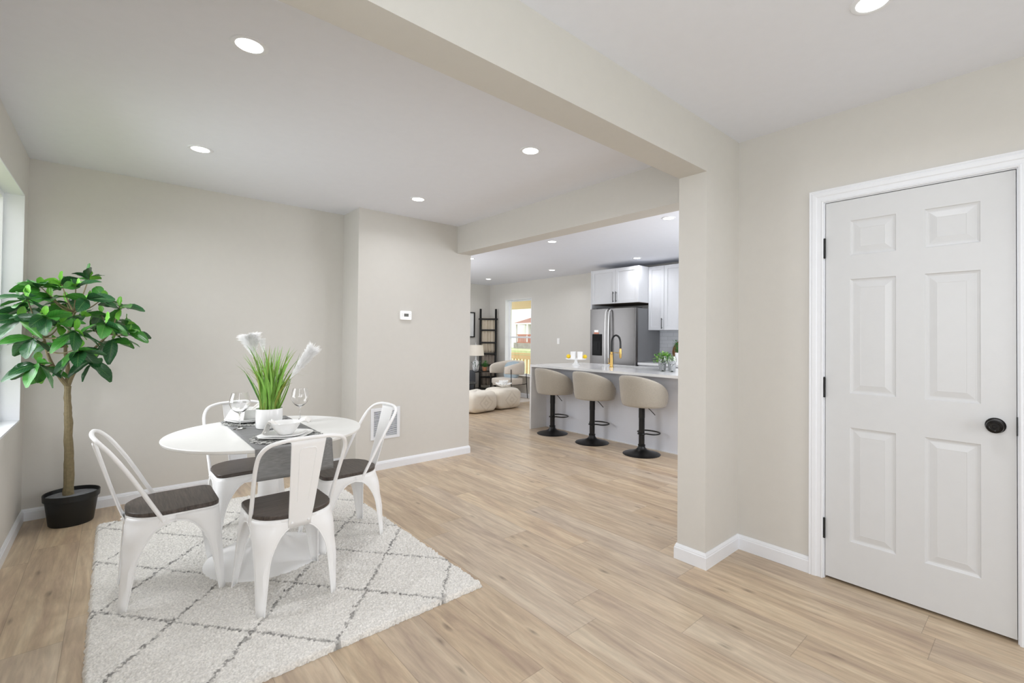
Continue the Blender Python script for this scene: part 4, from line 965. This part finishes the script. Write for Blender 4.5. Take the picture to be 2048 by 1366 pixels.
rnd = random.Random(2); lf = MB()
for k in range(70):
    a = rnd.uniform(0, 6.28); r = rnd.uniform(.0, .06); p = Vector((r*math.cos(a), r*math.sin(a), rnd.uniform(.16, .33))); d = Vector((math.cos(a), math.sin(a), .8)).normalized(); s_ = Vector((-d.y, d.x, 0)).normalized(); L = .05
    lf.add([tuple(p), tuple(p+d*L*.5+s_*.012), tuple(p+d*L), tuple(p+d*L*.5-s_*.012)], [(0, 1, 2, 3)])
    lf.tube([(0, 0, .13), tuple(p)], .0012, 3)
build('foliage', lf, M_plainleaf, pv)

# ---------------------------------------------------------------- living room
def softbox(w, d, h, e=.35, n=10, wr=0, seed=0):
    """pillowy box, origin at its base centre"""
    rnd = random.Random(seed); ph = [rnd.uniform(0, 6) for _ in range(6)]; rows = []
    for i in range(n*2+1):
        v = -math.pi/2+math.pi*i/(n*2); row = []
        for j in range(n*4):
            u = 2*math.pi*j/(n*4)
            def pw(c): return math.copysign(abs(c)**e, c)
            x = pw(math.cos(v))*pw(math.cos(u)); y = pw(math.cos(v))*pw(math.sin(u)); z = pw(math.sin(v)); k = 1+wr*math.sin(u*5+v*4+ph[0])*math.sin(v*3+ph[1])
            row.append((x*w/2*k, y*d/2*k, (z*.5+.5)*h*(1+wr*.5*math.sin(u*3+ph[2]) if z > 0 else 1)))
        rows.append(row)
    return MB().grid(rows, wrap=True)
MP = pouf_mat()
p1 = thing('pouf', 'cream square pouf with tan diamonds and a flower ornament on top', 'pouf', (5.25, 6.62, 0), R(2), 'cream patterned floor poufs'); build('pouf_body', softbox(.58, .50, .37, .46, wr=.045, seed=2), MP, p1)
p2 = thing('pouf', 'cream square pouf half hidden by the thermostat wall', 'pouf', (4.63, 6.56, 0), R(6), 'cream patterned floor poufs'); build('pouf_body', softbox(.60, .52, .36, .46, wr=.05, seed=5), MP, p2)
fl = MB()
for k in range(16):
    a = 2*math.pi*k/16
    for rr, el, ln in ((.03, .5, .14), (.02, 1.0, .13)):
        d = Vector((math.cos(a+(.2 if el > .8 else 0))*math.cos(el), math.sin(a+(.2 if el > .8 else 0))*math.cos(el), math.sin(el))); fl.tube([d*rr, d*(rr+ln*.6), d*(rr+ln)], [.006, .016, .005], 6)
o = build('flower_ornament', fl, M_ceramic); o.location = (5.22, 6.56, .372); tag(o, 'white petalled flower ornament resting on the cream pouf', 'ornament')
struct_r = build('area_rug', MB().prism(rrect(3.6, 6.89, 6.35, 8.45, .01), .0005, .010), M_cream, None, loc=(5, 7.6, 0)); tag(struct_r, 'pale cream living room rug under the armchair', 'rug')
# armchair
ac = thing('armchair', 'cream curved armchair with thin black legs under the window', 'armchair', (6.075, 7.50, .011), R(8)); ac.scale = (.90, .90, 1.0)
build('seat', softbox(.56, .56, .13, .3).xf(Matrix.Translation((-.02, 0, .30))), M_cream, ac)
build('seat_base', MB().prism(rrect(-.27, -.27, .25, .27, .08), .28, .315), M_cream, ac, bevel=.01)
rows = []
for i in range(37):
    th_ = R(-150+300*i/36); f = abs(th_)/R(150); cx_, cy_ = math.cos(th_), math.sin(th_)
    px_ = .31*math.copysign(abs(cx_)**.7, cx_); py_ = .32*math.copysign(abs(cy_)**.55, cy_)
    if f > .75: px_ = px_-(f-.75)*.25
    top = .78-.11*f**2; bot = .47+.06*f; t_ = .035*(1 if f < .97 else .6); n_ = Vector((cx_, cy_, 0))
    sec = [(t_, bot+.03), (t_, top-.03), (t_*.5, top), (-t_*.5, top), (-t_, top-.03), (-t_, bot+.03), (-t_*.5, bot), (t_*.5, bot)]
    rows.append([(px_+n_.x*a, py_+n_.y*a, z) for a, z in sec])
mb = MB().grid(rows, wrap=True); mb.add(rows[0], [tuple(range(8))]); mb.add(rows[-1], [tuple(range(8))])
build('backrest', mb, M_cream, ac, sub=1)
for x, y, zt in ((-.24, -.325, .62), (-.24, .325, .62), (.27, -.33, .52), (.27, .33, .52)):
    build('leg', MB().tube([(x, y, zt), (x+(.02 if x < 0 else .05), y, 0)], .009, 8), M_black, ac)
build('side_rail', MB().tube([(-.22, -.325, .30), (.30, -.33, .30)], .007, 6).tube([(-.22, .325, .30), (.30, .33, .30)], .007, 6), M_black, ac)
q = build('throw_pillow', softbox(.38, .12, .37, .55, wr=.02), M_blue); q.location = (6.12, 7.45, .415); q.rotation_euler = (R(18), R(6), R(104)); tag(q, 'pale blue square cushion leaning in the cream armchair', 'cushion')
# blanket ladder
LDL, LDR = (6.13, 8.27, .011), R(-36)
ld = thing('blanket_ladder', 'black wooden ladder leaning in the living room corner', 'ladder', LDL, LDR)
def lp(x, z): return (x, .125*z, z)
for s_ in (-.172, .172): build('rail', MB().tube([lp(s_, 0), lp(s_, 1.9)], .024, 4), M_black, ld, smooth=False)
for z in (.12, .38, .64, .89, 1.14, 1.42, 1.67):
    w_ = .215 if z == 1.67 else .172
    build('rung', MB().tube([lp(-w_, z), lp(w_, z)], .019, 6), M_black, ld)
def throw(z0, z1, m, label, wob):
    rows = []
    for i in range(15):
        z = z0+(z1-z0)*i/14; rows.append([(x_/30*.31-.155, .036+.125*z+.015*math.sin(x_*wob+i*.06+.6*math.sin(x_*.4)), z) for x_ in range(31)])
    o = build('throw_blanket', MB().grid(rows), m, solid=.008); o.location = LDL; o.rotation_euler = (0, 0, LDR); tag(o, label, 'blanket')
throw(.92, 1.70, M_throw, 'beige throw hanging from the top rungs of the black ladder', .95)
throw(.2, .88, M_throwd, 'darker grey brown throw hanging low on the black ladder', .8)
pf = thing('picture_frame', 'thin black frame with a pale print on the far living room wall', 'picture', (5.75, YL, 1.55))
build('frame', MB().box((-.30, -.03, -.285), (-.275, 0, .285)).box((.275, -.03, -.285), (.30, 0, .285)).box((-.275, -.03, .26), (.275, 0, .285)).box((-.275, -.03, -.285), (.275, 0, -.26)), M_black, pf, smooth=False)
build('print', MB().box((-.275, -.012, -.26), (.275, -.002, .26)), M_art, pf, smooth=False)
# side table with lamp, vase, small plant
sd = thing('side_table', 'square black metal side table beside the armchair', 'side table', (5.74, 8.10, .011))
build('table_top', MB().box((-.22, -.2, .53), (.22, .2, .55)), M_black, sd, bevel=.003)
for sx in (-.21, .21):
    for sy in (-.19, .19): build('leg', MB().box((sx-.008, sy-.008, 0), (sx+.008, sy+.008, .53)), M_black, sd)
build('lower_shelf', MB().box((-.21, -.19, .16), (.21, .19, .172)), M_black, sd)
lm = thing('table_lamp', 'table lamp with cream drum shade and white faceted base', 'lamp', (5.66, 8.06, .561))
build('lamp_base', MB().lathe([(0, 0), (.05, 0), (.066, .02), (.072, .10), (.066, .19), (.04, .215), (.017, .24), (.014, .33), (0, .33)], n=12), M_ceramic, lm)
build('lamp_shade', MB().lathe([(.170, .325), (.145, .545), (.142, .545), (.167, .325)], n=40), M_shade, lm)
build('harp', MB().tube([(0, 0, .32), (0, 0, .57)], .004, 6).sphere((0, 0, .575), .014, 6).tube([(-.143, 0, .535), (.143, 0, .535)], .002, 4), M_chrome, lm)
pl = thing('small_potted_plant', 'small green plant in a terracotta pot on the black side table', 'potted plant', (5.84, 7.99, .561))
build('pot', MB().lathe([(0, 0), (.04, 0), (.052, .08), (.048, .08), (.042, .07), (0, .07)], n=20), M_terra, pl)
lf = MB()
for k in range(90):
    a = rnd.uniform(0, 6.28); e = rnd.uniform(.2, 1.5); r = rnd.uniform(.02, .10); p = Vector((r*math.cos(a)*math.cos(e), r*math.sin(a)*math.cos(e), .08+r*math.sin(e)*1.3)); d = (p-Vector((0, 0, .05))).normalized(); s_ = d.cross(Vector((0, 0, 1))).normalized()
    lf.add([tuple(p), tuple(p+d*.02+s_*.008), tuple(p+d*.04), tuple(p+d*.02-s_*.008)], [(0, 1, 2, 3)]); lf.tube([(0, 0, .06), tuple(p)], .001, 3)
build('foliage', lf, M_plainleaf, pl)
vs = thing('eucalyptus_vase', 'small glass vase with grey green sprigs next to the lamp', 'vase', (5.585, 7.945, .561))
build('vase_body', MB().lathe([(0, 0), (.025, 0), (.03, .03), (.02, .09), (.024, .10), (.021, .10), (.017, .09), (.026, .03), (.02, .005), (0, .005)], n=20), M_glass, vs)
lf = MB()
for k in range(5):
    a = 1.3*k; e = Vector((.10*math.cos(a), .10*math.sin(a), .22)); lf.tube([(0, 0, .01), tuple(e*.5), tuple(e)], .0015, 4)
    for q_ in range(7):
        p = e*(.4+.6*q_/6); d = Vector((rnd.uniform(-1, 1), rnd.uniform(-1, 1), rnd.uniform(-.3, 1))).normalized(); s_ = d.cross(Vector((.1, .2, 1))).normalized(); lf.add([tuple(p), tuple(p+d*.015+s_*.012), tuple(p+d*.032), tuple(p+d*.015-s_*.012)], [(0, 1, 2, 3)])
build('sprigs', lf, mat('eucalyptus', (96, 118, 100), .7), vs)
# coffee table, basket, sofa
cf = thing('coffee_table', 'low black metal table beyond the poufs', 'coffee table', (4.78, 7.35, .011))
build('table_top', MB().lathe([(0, .395), (.33, .395), (.335, .405), (.33, .412), (0, .412)], n=48), M_blackm, cf)
for k in range(4):
    a = R(45+90*k); build('leg', MB().tube([(.27*math.cos(a), .27*math.sin(a), 0), (.30*math.cos(a), .30*math.sin(a), .396)], .009, 6), M_black, cf)
build('lower_ring', MB().tube([(.29*math.cos(R(10*k)), .29*math.sin(R(10*k)), .2) for k in range(36)], .006, 6, True), M_black, cf)
o = build('wooden_knot', MB().tube([(.07*math.cos(R(12*k))*(1+.2*math.sin(R(36*k))), .03*math.sin(R(24*k)), .09+.07*math.sin(R(12*k))) for k in range(30)], .018, 8, True), mat('light_wood', (190, 150, 100), .6, var=.2)); o.location = (4.60, 7.28, .425); tag(o, 'light wooden knot ornament on the low black table', 'ornament')
sf = thing('sofa', 'dark charcoal sofa at the far side of the living room', 'sofa', (4.75, 8.22, .011))
build('seat', softbox(1.5, .78, .26, .25).xf(Matrix.Translation((0, 0, .16))), M_sofa, sf)
build('backrest', softbox(1.5, .22, .45, .3).xf(Matrix.Translation((0, .3, .34))), M_sofa, sf)
for s_ in (-1, 1): build('armrest', softbox(.16, .78, .42, .3).xf(Matrix.Translation((s_*.69, 0, .16))), M_sofa, sf)
for sx in (-.65, .65):
    for sy in (-.3, .3): build('leg', MB().tube([(sx, sy, 0), (sx, sy, .17)], .018, 8), M_black, sf)

# ---------------------------------------------------------------- outside the windows
struct('exterior_lawn', MB().box((6.65, -6, -.9), (34, 80, -.8)).box((34, 20, -.9), (80, 90, -.25)), M_lawn)
struct('exterior_porch', MB().box((6.6, 6, -.2), (8.55, 14, -.05)), mat('porch_deck', (170, 160, 140), .8))
struct('exterior_porch_ceiling', MB().box((6.6, 6, 2.42), (8.9, 14.5, 2.5)).box((8.42, 6, 2.08), (8.6, 14.5, 2.42)), M_soft)
rl = thing('porch_railing', 'tan wooden porch railing seen through the far window', 'railing', (8.45, 9.5, -.05))
build('top_rail', MB().box((-.06, -3, .85), (.06, 4.5, .89)).box((-.03, -3, .72), (.03, 4.5, .83)), M_fence, rl, smooth=False)
build('bottom_rail', MB().box((-.03, -3, .08), (.03, 4.5, .17)), M_fence, rl, smooth=False)
for k in range(52): build('baluster', MB().box((-.018, -3+k*.14, .17), (.018, -3+k*.14+.045, .72)), M_fence, rl, smooth=False)
hs = thing('neighbour_house', 'white house with red-brown porch across the street, seen through the window', 'house', (40, 45.6, -.25))
build('house_wall', MB().box((2.2, -7, 0), (9, 6, 10)), M_siding, hs, smooth=False)
build('porch_roof', MB().add([(-.1, -5.2, 3.35), (-.1, 2.7, 3.35), (2.2, 2.7, 3.35), (2.2, -5.2, 3.35), (2.2, -3.0, 4.35), (2.2, .6, 4.35)], [(0, 1, 5, 4), (0, 3, 2, 1), (1, 2, 5), (0, 4, 3)]), M_roof, hs, smooth=False)
build('porch_fascia', MB().box((-.2, -5.3, 3.2), (-.05, 2.8, 3.36)).box((-.1, -5.3, 3.2), (2.2, -5.2, 3.36)).box((-.1, 2.7, 3.2), (2.2, 2.8, 3.36)), M_ceramic, hs, smooth=False)
for y in (-4.8, -.1, 2.3): build('porch_post', MB().box((.02, y-.14, .752), (.28, y+.14, 3.2)), M_ceramic, hs, smooth=False)
build('front_door', MB().box((2.15, .35, .5), (2.2, 1.2, 2.7)), mat('dark_entry_door', (120, 96, 86), .6), hs, smooth=False)
build('porch_rail', MB().box((0, -4.8, 1.75), (.1, 1.9, 1.87)).box((0, -4.8, .75), (.1, 1.9, .85)), M_porch, hs, smooth=False)
for k in range(33): build('baluster', MB().box((.02, -4.75+k*.2, .85), (.07, -4.65+k*.2, 1.75)), M_porch, hs, smooth=False)
build('porch_base', MB().box((0, -5, 0), (2.2, 2.6, .75)), M_stonew, hs, smooth=False)
for y in (-4.4, .45):
    w = build('upper_window', MB().box((2.1, y-.5, 4.45), (2.2, y+.5, 5.55)), M_ceramic, hs, smooth=False); build('pane', MB().box((2.08, y-.33, 4.6), (2.1, y+.33, 5.4)), M_steeld, w, smooth=False)
# the wall next door, close outside the side windows
struct('exterior_neighbour_wall', MB().box((-5.2, -6, -.8), (-5, 9, 3.4)), M_greyw)
struct('exterior_ground', MB().box((-8, -12, -.3), (-.6, 12, -.2)).box((-8, -20, -.3), (6, -3, -.2)), M_lawn)
